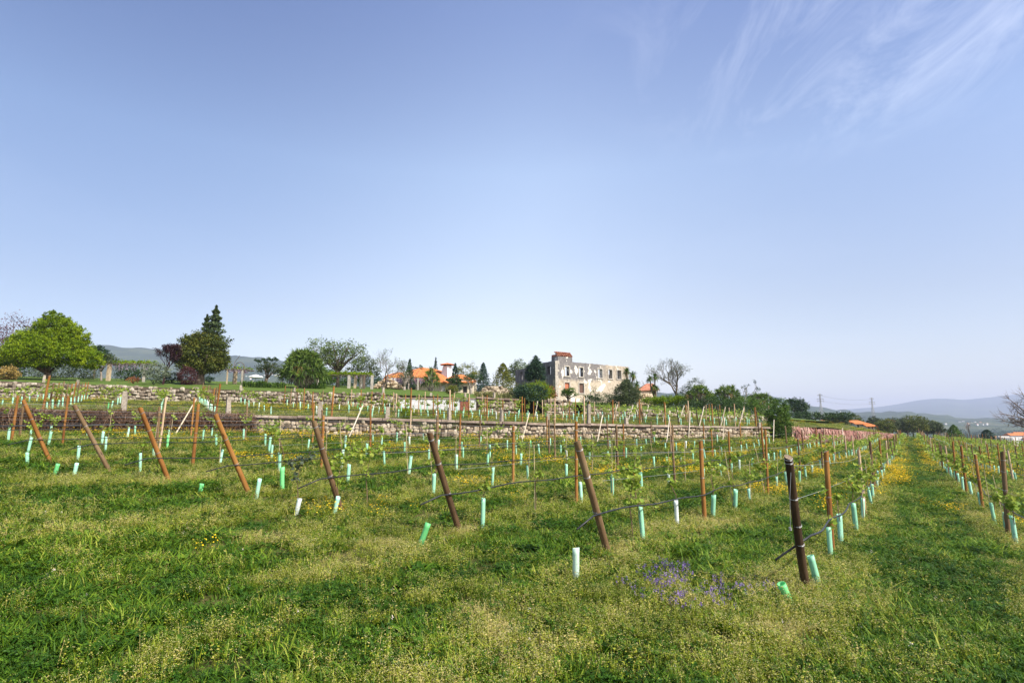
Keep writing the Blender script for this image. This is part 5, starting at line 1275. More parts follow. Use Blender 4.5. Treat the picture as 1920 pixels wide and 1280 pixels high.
# ------------------------------------------------------------------ the ruin
A = pt(1042, 756, 80); B = pt(1180, 756, 87.8); A.z -= .1; axr = Vector((B.x - A.x, B.y - A.y, 0)); LF = axr.length; axr.normalize()
def onplane(px, py, O=A, ax=axr):
    d = pt(px, py, 50) - Vector((0, 0, CZ)); o = Vector((0, 0, CZ)); nrm = Vector((-ax.y, ax.x, 0)); t = (O - o).dot(nrm) / d.dot(nrm); q = o + d * t - O
    return q.dot(ax), q.z
m, nt = mat('ruin_plaster')
tcn = nd(nt, 'ShaderNodeTexCoord').outputs['Object']; sp = nd(nt, 'ShaderNodeSeparateXYZ', {0: tcn})
n1_ = nd(nt, 'ShaderNodeTexNoise', {'Vector': tcn, 'Scale': .55, 'Detail': 9, 'Roughness': .62, 'Distortion': .4}).outputs[0]
n2_ = nd(nt, 'ShaderNodeTexNoise', {'Vector': nd(nt, 'ShaderNodeMapping', {0: tcn, 'Scale': (1, 1, .25)}).outputs[0], 'Scale': 2.2, 'Detail': 8, 'Roughness': .7}).outputs[0]
n3_ = nd(nt, 'ShaderNodeTexNoise', {'Vector': tcn, 'Scale': 3.5, 'Detail': 8, 'Roughness': .7}).outputs[0]
vo_ = nd(nt, 'ShaderNodeTexVoronoi', {'Vector': tcn, 'Scale': 2.6}).outputs['Distance']
zf = nd(nt, 'ShaderNodeMapRange', {0: sp.outputs['Z'], 1: 3.0, 2: 4.1}).outputs[0]                       # upper storey: grey lichened render
xf = nd(nt, 'ShaderNodeMapRange', {0: sp.outputs['X'], 1: 10.0, 2: 6.0, 3: .35, 4: 1.1}).outputs[0]
gy = nd(nt, 'ShaderNodeMath', {0: zf, 1: xf}, operation='MULTIPLY').outputs[0]
gy = nd(nt, 'ShaderNodeMath', {0: n2_, 1: 1.1, 2: gy}, operation='MULTIPLY_ADD').outputs[0]
gyf = nd(nt, 'ShaderNodeMapRange', {0: gy, 1: .80, 2: 1.25}).outputs[0]
stone = ramp(nt, nd(nt, 'ShaderNodeMath', {0: vo_, 1: .45, 2: n3_}, operation='MULTIPLY_ADD').outputs[0], [(.30, (.11, .09, .07)), (.50, (.29, .245, .19)), (.78, (.47, .41, .33))])
grey = ramp(nt, n3_, [(.3, (.10, .095, .10)), (.55, (.20, .19, .19)), (.75, (.33, .31, .30))])
c_ = nd(nt, 'ShaderNodeMix', {'Factor': gyf, 'A': stone, 'B': grey}, data_type='RGBA').outputs['Result']
wf = nd(nt, 'ShaderNodeMapRange', {0: n1_, 1: .56, 2: .60}).outputs[0]
c_ = nd(nt, 'ShaderNodeMix', {'Factor': wf, 'A': c_, 'B': (.68, .65, .59, 1)}, data_type='RGBA').outputs['Result']
p = nd(nt, 'ShaderNodeBsdfPrincipled', {'Base Color': c_, 'Roughness': .95, 'Specular IOR Level': .1})
bb = nd(nt, 'ShaderNodeBump', {'Height': n3_, 'Strength': .5, 'Distance': .06}); nt.links.new(bb.outputs[0], p.inputs['Normal'])
nd(nt, 'ShaderNodeOutputMaterial', {0: p.outputs[0]}); M['ruin'] = m
M['ruindark'] = noisemat('shaded_ruin_wall', [(0.09, .085, .095), (.17, .16, .17), (.27, .26, .26)], 1.4, bump=.4, stretch=(1, 1, .4))  # shadow-side darkness painted into the colour of the side and back walls
ruin = new('ruined_house', None, loc=A, rot=(0, 0, math.atan2(axr.y, axr.x)), label='roofless two storey ruin with patchy white plaster and empty windows', cat='ruin')
def op(x0, y0, x1, y1_): a = onplane(x0, y1_); b = onplane(x1, y0); return (a[0], b[0], a[1], b[1])
ops = [op(1059, 686, 1067, 702.5), op(1086, 688.5, 1093, 705), op(1121.5, 692, 1129, 708), op(1141, 694, 1147.5, 709.5), op(1157.5, 696, 1164.5, 712), op(1059, 717, 1067.5, 734.5), op(1086, 719, 1094.5, 737)]
# share levels so the wall grid stays clean
up_z = [(o[2], o[3]) for o in ops[:5]]; zlo = sum(q[0] for q in up_z) / 5; zhi = sum(q[1] for q in up_z) / 5; llo = (ops[5][2] + ops[6][2]) / 2; lhi = (ops[5][3] + ops[6][3]) / 2
ops = [(o[0], o[1], zlo, zhi) for o in ops[:5]] + [(o[0], o[1], llo, lhi) for o in ops[5:]]
ztl = onplane(1044, 676)[1]; ztr = onplane(1178, 687.5)[1]
def rt(u): return ztl + (ztr - ztl) * u / LF + .09 * noise.noise(Vector((u * 1.7, 0, 0))) + (.10 * noise.noise(Vector((u * 5, 3, 0))) if u > 5 else 0)
mb = MB(); wall_open(mb, Vector((0, 0, 0)), ex, LF, -.6, rt, .6, ops, nu=46); new('facade', mb.mesh('facade', M['ruin']), ruin)
sideL = 9.6; yv = Vector((0, 1, 0))
def oside(x0, y0, x1, y1_):
    O = A; ax = Vector((-axr.y, axr.x, 0)); a = onplane(x0, y1_, O, ax); b = onplane(x1, y0, O, ax); return (min(a[0], b[0]) - .6, max(a[0], b[0]) - .6, a[1], b[1])
so = [oside(1026, 686, 1032.5, 702), (7.6, 8.3, zlo - .1, zhi - .2), oside(1018, 717, 1024, 728)]
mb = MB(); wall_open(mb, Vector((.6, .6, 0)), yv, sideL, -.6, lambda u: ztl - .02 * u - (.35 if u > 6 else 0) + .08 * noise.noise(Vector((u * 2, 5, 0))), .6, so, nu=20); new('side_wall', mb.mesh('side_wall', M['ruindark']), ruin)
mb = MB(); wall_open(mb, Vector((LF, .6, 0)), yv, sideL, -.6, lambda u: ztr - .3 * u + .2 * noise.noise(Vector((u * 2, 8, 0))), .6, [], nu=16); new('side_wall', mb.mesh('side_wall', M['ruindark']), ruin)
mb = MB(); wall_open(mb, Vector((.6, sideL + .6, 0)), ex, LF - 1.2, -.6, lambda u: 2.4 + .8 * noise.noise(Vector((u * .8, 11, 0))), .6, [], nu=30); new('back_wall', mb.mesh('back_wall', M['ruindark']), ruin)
for o in ops:      # granite frames round the openings
    mb = MB(); t = .16
    box(mb, o[0] - t, o[0] - .002, -.05, .3, o[2], o[3] + t); box(mb, o[1] + .002, o[1] + t, -.05, .3, o[2], o[3] + t); box(mb, o[0], o[1], -.05, .3, o[3] + .002, o[3] + t); box(mb, o[0] - t, o[1] + t, -.10, .3, o[2] - t, o[2] - .002)
    new('window_frame', mb.mesh('window_frame', M['stonepillar']), ruin)
M['brick'] = noisemat('bricked_up_opening', [(.26, .07, .035), (.42, .14, .075), (.50, .24, .15)], 6, bump=.4, stretch=(1, 1, 3))
M['brownboard'] = noisemat('brown_boards', [(.08, .045, .035), (.15, .09, .07)], 6, bump=.4, stretch=(4, 1, 1))
for k, o in enumerate(ops[5:]):
    mb = MB(); box(mb, o[0], o[1], .14, .24, o[2], o[3]); new('bricked_opening' if k == 0 else 'boarded_window', mb.mesh('infill', M['brick' if k == 0 else 'brownboard']), ruin, label=['opening filled with red brick', 'window closed with brown boards'][k])
o = so[2]; mb = MB(); box(mb, .15, .25, .6 + o[0], .6 + o[1], o[2], o[3]); new('bricked_opening', mb.mesh('infill', M['brick']), ruin)
# quoin strip, and the gabled chimney block with its tile rows
mb = MB(); rnd = random.Random(3); z = -.5
while z < ztl - .3:
    h_ = rnd.uniform(.3, .5); box(mb, -.03, rnd.uniform(.35, .7), -.035, .02, z, z + h_ - .02, rnd.random()); z += h_
new('corner_stones', mb.mesh('corner_stones', M['stonepillar']), ruin)
u0 = onplane(1046, 676)[0]; u1 = onplane(1073.5, 676)[0]; zc0 = onplane(1060, 679)[1]; zc1 = onplane(1060, 668.5)[1]; zc2 = onplane(1060, 658.5)[1]
mb = MB(); box(mb, u0, u1, .05, 1.5, zc0 - .4, zc1); chm = new('chimney_block', mb.mesh('chimney_block', M['ruin']), ruin)
M['oldtile'] = noisemat('old_roof_tile', [(.20, .065, .04), (.38, .15, .09), (.50, .27, .18)], 3, bump=.3, tintw=.7)
mb = MB(); nn = 8
for r_ in range(3):
    for k in range(nn):
        x = u0 - .02 + (u1 - u0) * (k + .5) / nn; y0_ = -.06 + r_ * .22; z0_ = zc1 + .03 + r_ * (zc2 - zc1) * .30; rr = (u1 - u0) / nn * .52
        V = []; 
        for yy, s_ in ((y0_, 1.0), (y0_ + .5, .85)):
            for i in range(7): a = math.pi * i / 6; V.append((x + rr * s_ * math.cos(a), yy, z0_ + (yy - y0_) * .18 + rr * 1.3 * s_ * math.sin(a)))
            for i in range(7): a = math.pi * i / 6; V.append((x + (rr - .03) * s_ * math.cos(a), yy, z0_ + (yy - y0_) * .18 + (rr - .03) * 1.3 * s_ * math.sin(a)))
        Fc = [(i, i + 1, 15 + i, 14 + i) for i in range(6)] + [(7 + i, 21 + i, 22 + i, 8 + i) for i in range(6)] + [(i, 7 + i, 8 + i, i + 1) for i in range(6)]
        mb.add(V, Fc, random.Random(k * 9 + r_).random())
box(mb, u0 - .02, u1 + .02, .12, 1.45, zc1 + .01, zc1 + .28)
new('tile_rows', mb.mesh('tile_rows', M['oldtile']), chm)
# stone garden wall right of the ruin, red roofed shed
def px_wall(name, label, x0, x1, t0, t1, b0, b1, Y0, Y1, seed, mats, size=.35, cat='stone wall'):
    return stone_wall(name, [pt(x0, t0, Y0), pt(x1, t1, Y1)], [pt(x0, b0, Y0), pt(x1, b1, Y1)], label, mats, seed, size, wob=.2)
px_wall('garden_stone_wall', 'reddish rubble wall between the feathery bush and the cordyline palms', 1192, 1222, 731, 733, 757, 758, 76, 77, 31, [M['yellowrock'], M['coping'], M['gap']])
b = pt(1215, 760, 82); shed = new('shed', None, loc=b, label='small shed with a sagging dark red tiled roof behind the rubble wall', cat='shed')
mb = MB(); box(mb, -1.1, 1.3, 0, 3, -.4, 2.15); new('walls', mb.mesh('walls', M['rubble']), shed)
mb = MB(); slab(mb, [(-1.4, -.3, 2.17), (1.6, -.3, 2.3), (1.2, 1.5, 3.3), (.2, 1.5, 3.25)]); slab(mb, [(1.6, 3.2, 2.2), (-1.4, 3.2, 2.17), (.2, 1.52, 3.25), (1.2, 1.52, 3.3)]); new('roof', mb.mesh('roof', M['oldtile']), shed)
mb = MB(); q = [pt(1070, 766, 58), pt(1087, 777, 57), pt(1087, 782, 57), pt(1070, 771, 58)]; o0 = q[0].copy()
for qq in list(q): pass
V = [v - o0 for v in q] + [v - o0 + Vector((0, 1.6, 0)) for v in q]
mb.add(V, [(0, 3, 2, 1), (4, 5, 6, 7), (0, 1, 5, 4), (1, 2, 6, 5), (2, 3, 7, 6), (3, 0, 4, 7)]); new('stone_ramp', mb.mesh('stone_ramp', M['stonepillar']), loc=o0, label='pale sloping slab ramp below the ruin, right of the broken wall', cat='ramp')
# hedge and yuccas right of the ruin
shrub('hedge', 'flat topped bright green hedge below the bare tree', 1252, 72, 1.45, [(0, 0, .7, 1.3, .6, .32), (-1.3, 0, .62, 1.0, .6, .3), (1.2, 0, .72, .9, .6, .32)], 'bright', 93, 340, 24, .065, cat='hedge', shell=.7)
yucca('first of three dark yucca clumps right of the bare tree', 1314, 70, 3.3, 1.7, 30, 94, blade=.75, nb=40)
yucca('tallest middle yucca clump right of the ruin', 1364, 74, 3.5, 2.0, 34, 95, blade=.75, nb=40)
yucca('yucca clump next to the bright green tree at the end of the wall', 1427, 80, 3.3, 1.9, 30, 96, blade=.8, nb=40)
bare('spindly eucalyptus tuft between the second and third yucca clumps', 1396, 84, 4.6, 97, .8, 3, .07, leaf='bluegreen', nl=20)
shrub('shrub', 'mid green tangle of shrubs below the third yucca clump', 1398, 70, 2.2, [(0, 0, .5, .8, .5, .5), (-.8, 0, .4, .6, .5, .4), (.9, 0, .4, .7, .5, .4)], 'mid', 98, 230, 22, .07)
shrub('shrub', 'dark shrubs under the middle yucca clump', 1340, 68, 1.8, [(0, 0, .5, 1.1, .5, .5), (-1.4, 0, .4, .9, .5, .4), (1.3, 0, .4, .9, .5, .4)], 'deep', 99, 230, 22, .07)
shrub('shrub', 'dark shrubs under the bare tree right of the ruin', 1278, 76, 1.8, [(0, 0, .5, 1.1, .5, .5), (-1.4, 0, .4, .9, .5, .4), (1.0, 0, .4, .8, .5, .4)], 'deep', 100, 200, 22, .07)
tree('broadleaf_tree', 'leafy bright green tree at the end of the lower wall', 'tree', 1463, 52, 4.1, [(0, 0, .5, .22, .2, .22), (.04, 0, .74, .17, .16, .2), (-.1, 0, .3, .18, .18, .2), (.1, 0, .28, .18, .18, .2), (-.16, 0, .52, .14, .14, .14), (.14, 0, .6, .14, .14, .14), (.0, 0, .12, .18, .16, .12)], 'mid', 101, 480, 26, .062, r0=.07, gap=.1)
for o_ in sc.objects:
    if o_.get('label') == 'leafy bright green tree at the end of the lower wall': o_.location.z = pt(1464, 824, 52).z

# ------------------------------------------------------------------ beyond the field, right
def block(name, label, px0, px1, pyb, pyt, ridge, Y, dep=6, cols=3, group=None):
    a = pt(px0, pyb, Y); b = pt(px1, pyb, Y); zt = pt(px0, pyt, Y).z - a.z; zr = pt(px0, ridge, Y + dep / 2).z - a.z; W_ = b.x - a.x
    root = new(name, None, loc=a, label=label, cat='house', group=group)
    ops = []; n = cols
    for k in range(n): u = W_ * (k + .5) / n; ops.append((u - W_ / n * .2, u + W_ / n * .2, .6 * zt * .4, zt * .78))
    mb = MB(); wall_open(mb, Vector((0, 0, 0)), ex, W_, -1.5, zt, .3, ops)
    wall_open(mb, Vector((.3, .3, 0)), yv, dep, -1.5, zt, .3, []); wall_open(mb, Vector((W_, .3, 0)), yv, dep, -1.5, zt, .3, [])
    new('walls', mb.mesh('walls', M['whitewash']), root)
    for o in ops: mb = MB(); box(mb, o[0], o[1], .15, .2, o[2], o[3]); new('window', mb.mesh('window', M['glass']), root)
    mb = MB(); slab(mb, [(-.6, -.7, zt - .05), (W_ + .6, -.7, zt - .05), (W_ + .1, dep / 2, zr), (-.1, dep / 2, zr)], .2); slab(mb, [(W_ + .6, dep + .9, zt - .05), (-.6, dep + .9, zt - .05), (-.1, dep / 2 + .02, zr), (W_ + .1, dep / 2 + .02, zr)], .2)
    new('roof', mb.mesh('roof', M['tiles']), root)
block('farmhouse', 'long white farmhouse with an orange roof beyond the pink creeper wall', 1553, 1597, 800, 791, 787, 160, 7, 6)
block('farmhouse', 'middle white farmhouse block with orange roof beyond the vines', 1605, 1624, 805, 793.5, 787.5, 158, 7, 2)
block('farmhouse', 'smallest white outbuilding with orange roof, right of the farmhouse', 1626, 1640, 806, 798, 793, 156, 5, 2)
block('farmhouse', 'dark roofed house peeping over the olive grove', 1674, 1686, 795, 790, 786.5, 300, 8, 2)
rnd = random.Random(8)
tree('round_tree', 'round dark tree beyond the terrace, left of the farmhouse', 'tree', 1494, 130, 5.6, [(0, 0, .6, .42, .4, .3), (.2, 0, .45, .3, .3, .3)], 'deep', 110, 150, 26, .16)
shrub('hedge', 'dark hedge line running left of the farmhouse', 1515, 120, 2.0, [(k * 1.1 - 1.5, 0, .45, 1.0, .6, .4) for k in range(6)], 'deep', 111, 260, 20, .14, cat='hedge')
ol = [(1562, 150, 4.6), (1580, 150, 3.6), (1654, 158, 5.0), (1664, 152, 5.2), (1674, 158, 5.6), (1684, 165, 5.6), (1694, 165, 5.4), (1704, 160, 6.0), (1714, 165, 6.6), (1722, 155, 6.2), (1731, 165, 5.8), (1741, 160, 5.0), (1752, 165, 5.0), (1761, 160, 4.4), (1640, 165, 4.4), (1606, 172, 5.2), (1571, 156, 3.8)]
for k, (px, Y, h) in enumerate(ol):
    z = pt(px, 819 if px > 1640 else 806, Y).z
    h = h * (1.05 if px > 1640 else 1)
    o_ = tree('olive_tree', f'grey green olive, {nth(k+1)} in the grove beyond the end of the track' if px > 1630 else f'grey green olive among the farmhouse blocks, {nth(k+1)} one', 'tree', px, Y, h, [(0, 0, .62, .36, .34, .26), (-.22, 0, .45, .28, .26, .25), (.22, 0, .42, .28, .26, .25)], 'greybush' if k % 3 else 'olivegreen', 120 + k, 120, 20, .16, group='olive trees beyond the field')
    o_.location.z = z
def cone_at(label, px, py, Y, h, r, ml, seed, **kw):
    o_ = conifer(label, px, Y, h, r, ml, seed, **kw); q = pt(px, py, Y); o_.location = q; return o_
cone_at('bright green cedar standing at the far edge of the field', 1790, 822, 125, 3.0, 1.7, 'mid', 140, n=2600, tiers=6, size=.13, pw=.8)
cone_at('dark green bushy tree at the far edge, right of the cedar', 1852, 824, 120, 2.1, 1.3, 'conifer', 141, n=1800, tiers=4, size=.12, pw=.5)
o_ = bare('leafless reddish tree at the far field edge right of the cedar', 1820, 118, 3.6, 142, .7, 4, .07, leaf='rusty', nl=1); o_.location = pt(1820, 824, 118)
shrub('shrub', 'brown green thicket at the far field edge', 1828, 112, 1.6, [(k * .9 - 2.5, 0, .4, .9, .6, .4) for k in range(8)], 'olivegreen', 143, 200, 18, .12)
# branches of a near bare tree reaching in at the right edge
r_ = random.Random(150); base = Vector((pt(1985, 800, 30).x, 30, 0)); base.z = gz(base.x, base.y); root = new('bare_tree', None, loc=base, label='bare tree just outside the right edge, its twigs reaching into view', cat='tree')
mb = MB(); tube(mb, [(0, 0, -.2), (.1, 0, 2), (0, 0, 3.2)], [.2, .16, .12], 8)
for (tx, ty) in [(1878, 775), (1885, 742), (1898, 760), (1902, 790), (1915, 735), (1925, 755), (1880, 788)]:
    t = pt(tx, ty, 30) - base; m1 = Vector((0, 0, 2.6)).lerp(t, .4) + Vector((0, 0, -.2)); m2 = Vector((0, 0, 2.6)).lerp(t, .75) + Vector((r_.gauss(0, .1), r_.gauss(0, .1), r_.gauss(0, .1)))
    tube(mb, [(0, 0, 2.6), m1, m2, t], [.07, .045, .028, .01], 5)
    for k in range(34):
        c = m1.lerp(t, r_.random()); d = Vector((r_.gauss(-.5, .6), r_.gauss(0, .5), r_.gauss(.2, .6))).normalized(); L = r_.uniform(.2, .55); q = c + d * L
        tube(mb, [c, c + d * L * .5 + Vector((0, 0, .03)), q], [.012, .008, .004], 3, cap=False)
        for _ in range(3): q2 = q + Vector((r_.gauss(0, .12), r_.gauss(0, .12), r_.gauss(.05, .12))); tube(mb, [c.lerp(q, .6), q2], [.006, .003], 3, cap=False)
new('branches', mb.mesh('branches', M['twig']), root)
# pylons and their line
def pylon(px, top, base, Y, label):
    a = pt(px, base, Y); H = pt(px, top, Y).z - a.z; root = new('pylon', None, loc=a, label=label, cat='pylon', group='electricity pylons'); mb = MB(); r = H * .0060
    wb, wt = H * .085, H * .018; lv = [0, .12, .24, .35, .45, .54, .62, .70, .78, .86, .94, 1.0]; wd = lambda t: wb + (wt - wb) * min(1, t / .6) if t < .6 else wt
    for sx_, sy_ in ((-1, -1), (1, -1), (1, 1), (-1, 1)): tube(mb, [(sx_ * wd(t), sy_ * wd(t), H * t) for t in lv], r, 4)
    for t0_, t1_ in zip(lv[:-1], lv[1:]):
        for (a1, a2) in (((-1, -1), (1, -1)), ((1, -1), (1, 1)), ((1, 1), (-1, 1)), ((-1, 1), (-1, -1))):
            tube(mb, [(a1[0] * wd(t0_), a1[1] * wd(t0_), H * t0_), (a2[0] * wd(t1_), a2[1] * wd(t1_), H * t1_)], r * .6, 3); tube(mb, [(a2[0] * wd(t0_), a2[1] * wd(t0_), H * t0_), (a1[0] * wd(t1_), a1[1] * wd(t1_), H * t1_)], r * .6, 3)
    new('lattice_mast', mb.mesh('lattice_mast', M['wire']), root)
    for t, L in ((.72, .125), (.80, .125), (.96, .085)):
        mb = MB(); tube(mb, [(-L * H, 0, H * t), (0, 0, H * (t + .012)), (L * H, 0, H * t)], r, 4); tube(mb, [(-L * H, 0, H * t), (0, 0, H * (t - .02)), (L * H, 0, H * t)], r * .6, 4)
        for s_ in (-1, 1): tube(mb, [(s_ * L * H, 0, H * t), (s_ * L * H, 0, H * (t - .035))], r * 1.6, 5)
        new('cross_arm', mb.mesh('cross_arm', M['wire']), root)
    return a, H
p1 = pylon(1541, 738, 786, 520, 'nearer lattice pylon with double cross arms above the farmhouse'); p2 = pylon(1638, 745, 786, 640, 'second lattice pylon, right of the farmhouse chimney line')
mb = MB()
for t, L in ((.76, .125), (.96, .085)):
    for s_ in (-1, 1):
        q0 = p1[0] + Vector((s_ * L * p1[1], 0, p1[1] * (t - .035))); q1 = p2[0] + Vector((s_ * L * p2[1], 0, p2[1] * (t - .035)))
        tube(mb, [q0.lerp(q1, k / 10) - Vector((0, 0, 4 * (k / 10) * (1 - k / 10) * 2.2)) for k in range(11)], .05, 3, cap=False)
new('power_lines', mb.mesh('power_lines', M['wire']), label='faint power lines strung between the two pylons', cat='power line')
# villages in the valley
def far_house(x, y, z, s, rot, label, red=True, group='village houses in the valley'):
    r_ = new('village_house', None, loc=(x, y, z), rot=(0, 0, rot), label=label, cat='house', group=group)
    mb = MB(); w_, d_, h_ = s, s * .7, s * .55; box(mb, -w_, w_, -d_, d_, -s, h_); new('walls', mb.mesh('walls', M['whitewash']), r_)
    mb = MB(); V = [(-w_ * 1.08, -d_ * 1.15, h_), (w_ * 1.08, -d_ * 1.15, h_), (w_ * 1.08, d_ * 1.15, h_), (-w_ * 1.08, d_ * 1.15, h_), (-w_ * .9, 0, h_ * 1.6), (w_ * .9, 0, h_ * 1.6)]
    mb.add(V, [(0, 1, 5, 4), (2, 3, 4, 5), (1, 2, 5), (3, 0, 4), (3, 2, 1, 0)]); new('roof', mb.mesh('roof', M['tiles'] if red else M['stonepillar']), r_)
r_ = random.Random(70)
near = [(1868, 820, 420, 6, 1), (1882, 821, 400, 7, 0), (1900, 818, 420, 9, 1), (1915, 817, 430, 10, 1), (1926, 822, 400, 6, 1)]
for (px, py, Y, s, red), l in zip(near, ['small red roofed house at the far right edge of the field', 'white gabled house with a grey roof in the valley', 'low red roofed house right of the white gable', 'larger white and red house at the right edge', 'red roofed house cut by the right edge']):
    q = pt(px, py, Y); far_house(q.x, q.y, q.z - 2, s * .55, r_.uniform(-.4, .4), l, bool(red))
far = [(1576, 771), (1583, 770), (1588, 773), (1593, 771), (1597, 774), (1800, 791), (1806, 790), (1815, 794), (1822, 793), (1828, 791), (1832, 795), (1838, 792), (1843, 795), (1850, 794), (1757, 794), (1773, 794), (1790, 792), (1700, 783), (1712, 776),
       (482, 704), (489, 706), (496, 703), (503, 708), (470, 709), (462, 705), (510, 702), (518, 707), (474, 714), (456, 713)]
FK = sorted(far)
for k, (px, py) in enumerate(far):
    Y = 2150 if px > 1500 else 1900
    # drop onto the hill sheet along the sight line
    Yb = 700
    while Yb < 2590:
        q = pt(px, py, Yb); 
        if q.z < hz((px - 960) / F, Yb): break
        Yb += 10
    q = pt(px, py, Yb - 15); side = 'left' if px < 1000 else 'right'
    far_house(q.x, q.y, q.z - 1, Yb / F * 1.5 * r_.uniform(.7, 1.3), r_.uniform(-.6, .6), f'tiny pale house on the hazy {side} hillside, {nth([q_ for q_ in FK if (q_[0] < 1000) == (px < 1000)].index((px, py)) + 1)} from the left', r_.random() < .4, group=f'far houses on the {side} hillside')
# woods in the valley: treetops over the far field edge
mb = MB(); rs = np.random.RandomState(9)
for k in range(240):
    px = rs.uniform(1740, 2000); Y = rs.uniform(700, 1250); u = (px - 960) / F; z = hz(u, Y); R_ = rs.uniform(5, 9); c = np.array([u * Y, Y, z + R_ * .8])
    d = rs.normal(size=(70, 3)); d /= np.linalg.norm(d, axis=1)[:, None]; quads(mb, c + d * R_ * rs.uniform(.6, 1, (70, 1)), 1.3, rs, rs.normal(.4, .15, 70) + d[:, 2] * .1)
new('distant_woods', mb.mesh('distant_woods', M['deep']), label='dark woods in the valley behind the field edge', kind='stuff')
# ------------------------------------------------------------------ meadow: scattered tufts (stuff)
def blade(mb, o, d, L, wid, bend, tint, mi=0, seg=3):
    s_ = Vector((-d.y, d.x, 0)); s_ = s_.normalized() if s_.length > 1e-4 else Vector((1, 0, 0))
    V = []; p = o.copy(); dirv = Vector((d.x * .25, d.y * .25, 1)).normalized()
    for k in range(seg + 1):
        ww = wid * (1 - (k / seg) ** 2 * .85)
        if k < seg: V += [p - s_ * ww, p + s_ * ww]
        else: V += [p]
        dirv = (dirv + Vector((d.x, d.y, -.35)) * bend).normalized(); p = p + dirv * L / seg
    Fc = [(2 * k, 2 * k + 1, 2 * k + 3, 2 * k + 2) for k in range(seg - 1)] + [(2 * seg - 2, 2 * seg - 1, 2 * seg)]
    mb.add(V, Fc, tint, mi)
protos = {}
def proto(kind, mb, mats):
    me = mb.mesh(kind + '_tuft', mats); o = bpy.data.objects.new(kind + '_tuft', me)
    c = protos.get(kind)
    if c is None: c = protos[kind] = bpy.data.collections.new(kind + '_tufts')
    c.objects.link(o)
for s in range(5):      # grass tuft
    r_ = random.Random(s); mb = MB()
    for k in range(46):
        a = r_.uniform(0, 6.28); d = Vector((math.cos(a), math.sin(a), 0)); o = Vector((r_.gauss(0, .07), r_.gauss(0, .07), -.01))
        blade(mb, o, d, r_.uniform(.07, .21), r_.uniform(.0030, .0070), r_.uniform(.05, .5), r_.gauss(.45, .2))
    proto('grass', mb, [M['grass']])
for s in range(3):      # broad leaved dock and plantain rosettes
    r_ = random.Random(80 + s); mb = MB()
    for k in range(13):
        a = k * 2.4 + r_.gauss(0, .2); d = Vector((math.cos(a), math.sin(a), 0)); s_ = Vector((-d.y, d.x, 0)); L = r_.uniform(.10, .20); W_ = L * r_.uniform(.11, .19); up = r_.uniform(.35, 1.2)
        c = [d * L * t_ + Vector((0, 0, L * up * (t_ - .55 * t_ * t_))) for t_ in (0, .3, .65, 1.0)]; ws = [.003, W_, W_ * .9, .001]; t = r_.gauss(.5, .2)
        V = []
        for c_, w__ in zip(c, ws): V += [c_ - s_ * w__ + Vector((0, 0, w__ * .3)), c_, c_ + s_ * w__ + Vector((0, 0, w__ * .3))]
        mb.add(V, [(i * 3 + j, i * 3 + j + 1, i * 3 + j + 4, i * 3 + j + 3) for i in range(3) for j in range(2)], t)
    proto('dock', mb, [M['clover']])
for s in range(5):      # low leafy plants and clover
    r_ = random.Random(20 + s); mb = MB()
    for k in range(60):
        c = Vector((r_.gauss(0, .085), r_.gauss(0, .085), r_.uniform(.015, .105)))
        nrm = Vector((r_.gauss(0, .45), r_.gauss(0, .45), 1)).normalized(); a = nrm.orthogonal().normalized(); b_ = nrm.cross(a); s_ = r_.uniform(.008, .017)
        ph = r_.uniform(0, 6.28); t = r_.gauss(.5, .22)
        for q in range(3):
            an = ph + q * 2.094; dd = a * math.cos(an) + b_ * math.sin(an); ee = nrm.cross(dd)
            mb.add([c, c + dd * s_ + ee * s_ * .7 + nrm * s_ * .2, c + dd * s_ * 1.7, c + dd * s_ - ee * s_ * .7 + nrm * s_ * .2], [(0, 1, 2, 3)], min(1, max(0, t)))
    if s % 2 == 0:
        for k in range(9):
            a = r_.uniform(0, 6.28); d = Vector((math.cos(a), math.sin(a), 0)); blade(mb, Vector((0, 0, 0)) + d * .02, d, r_.uniform(.10, .17), r_.uniform(.010, .017), .32, r_.gauss(.5, .2))
    proto('clover', mb, [M['clover']])
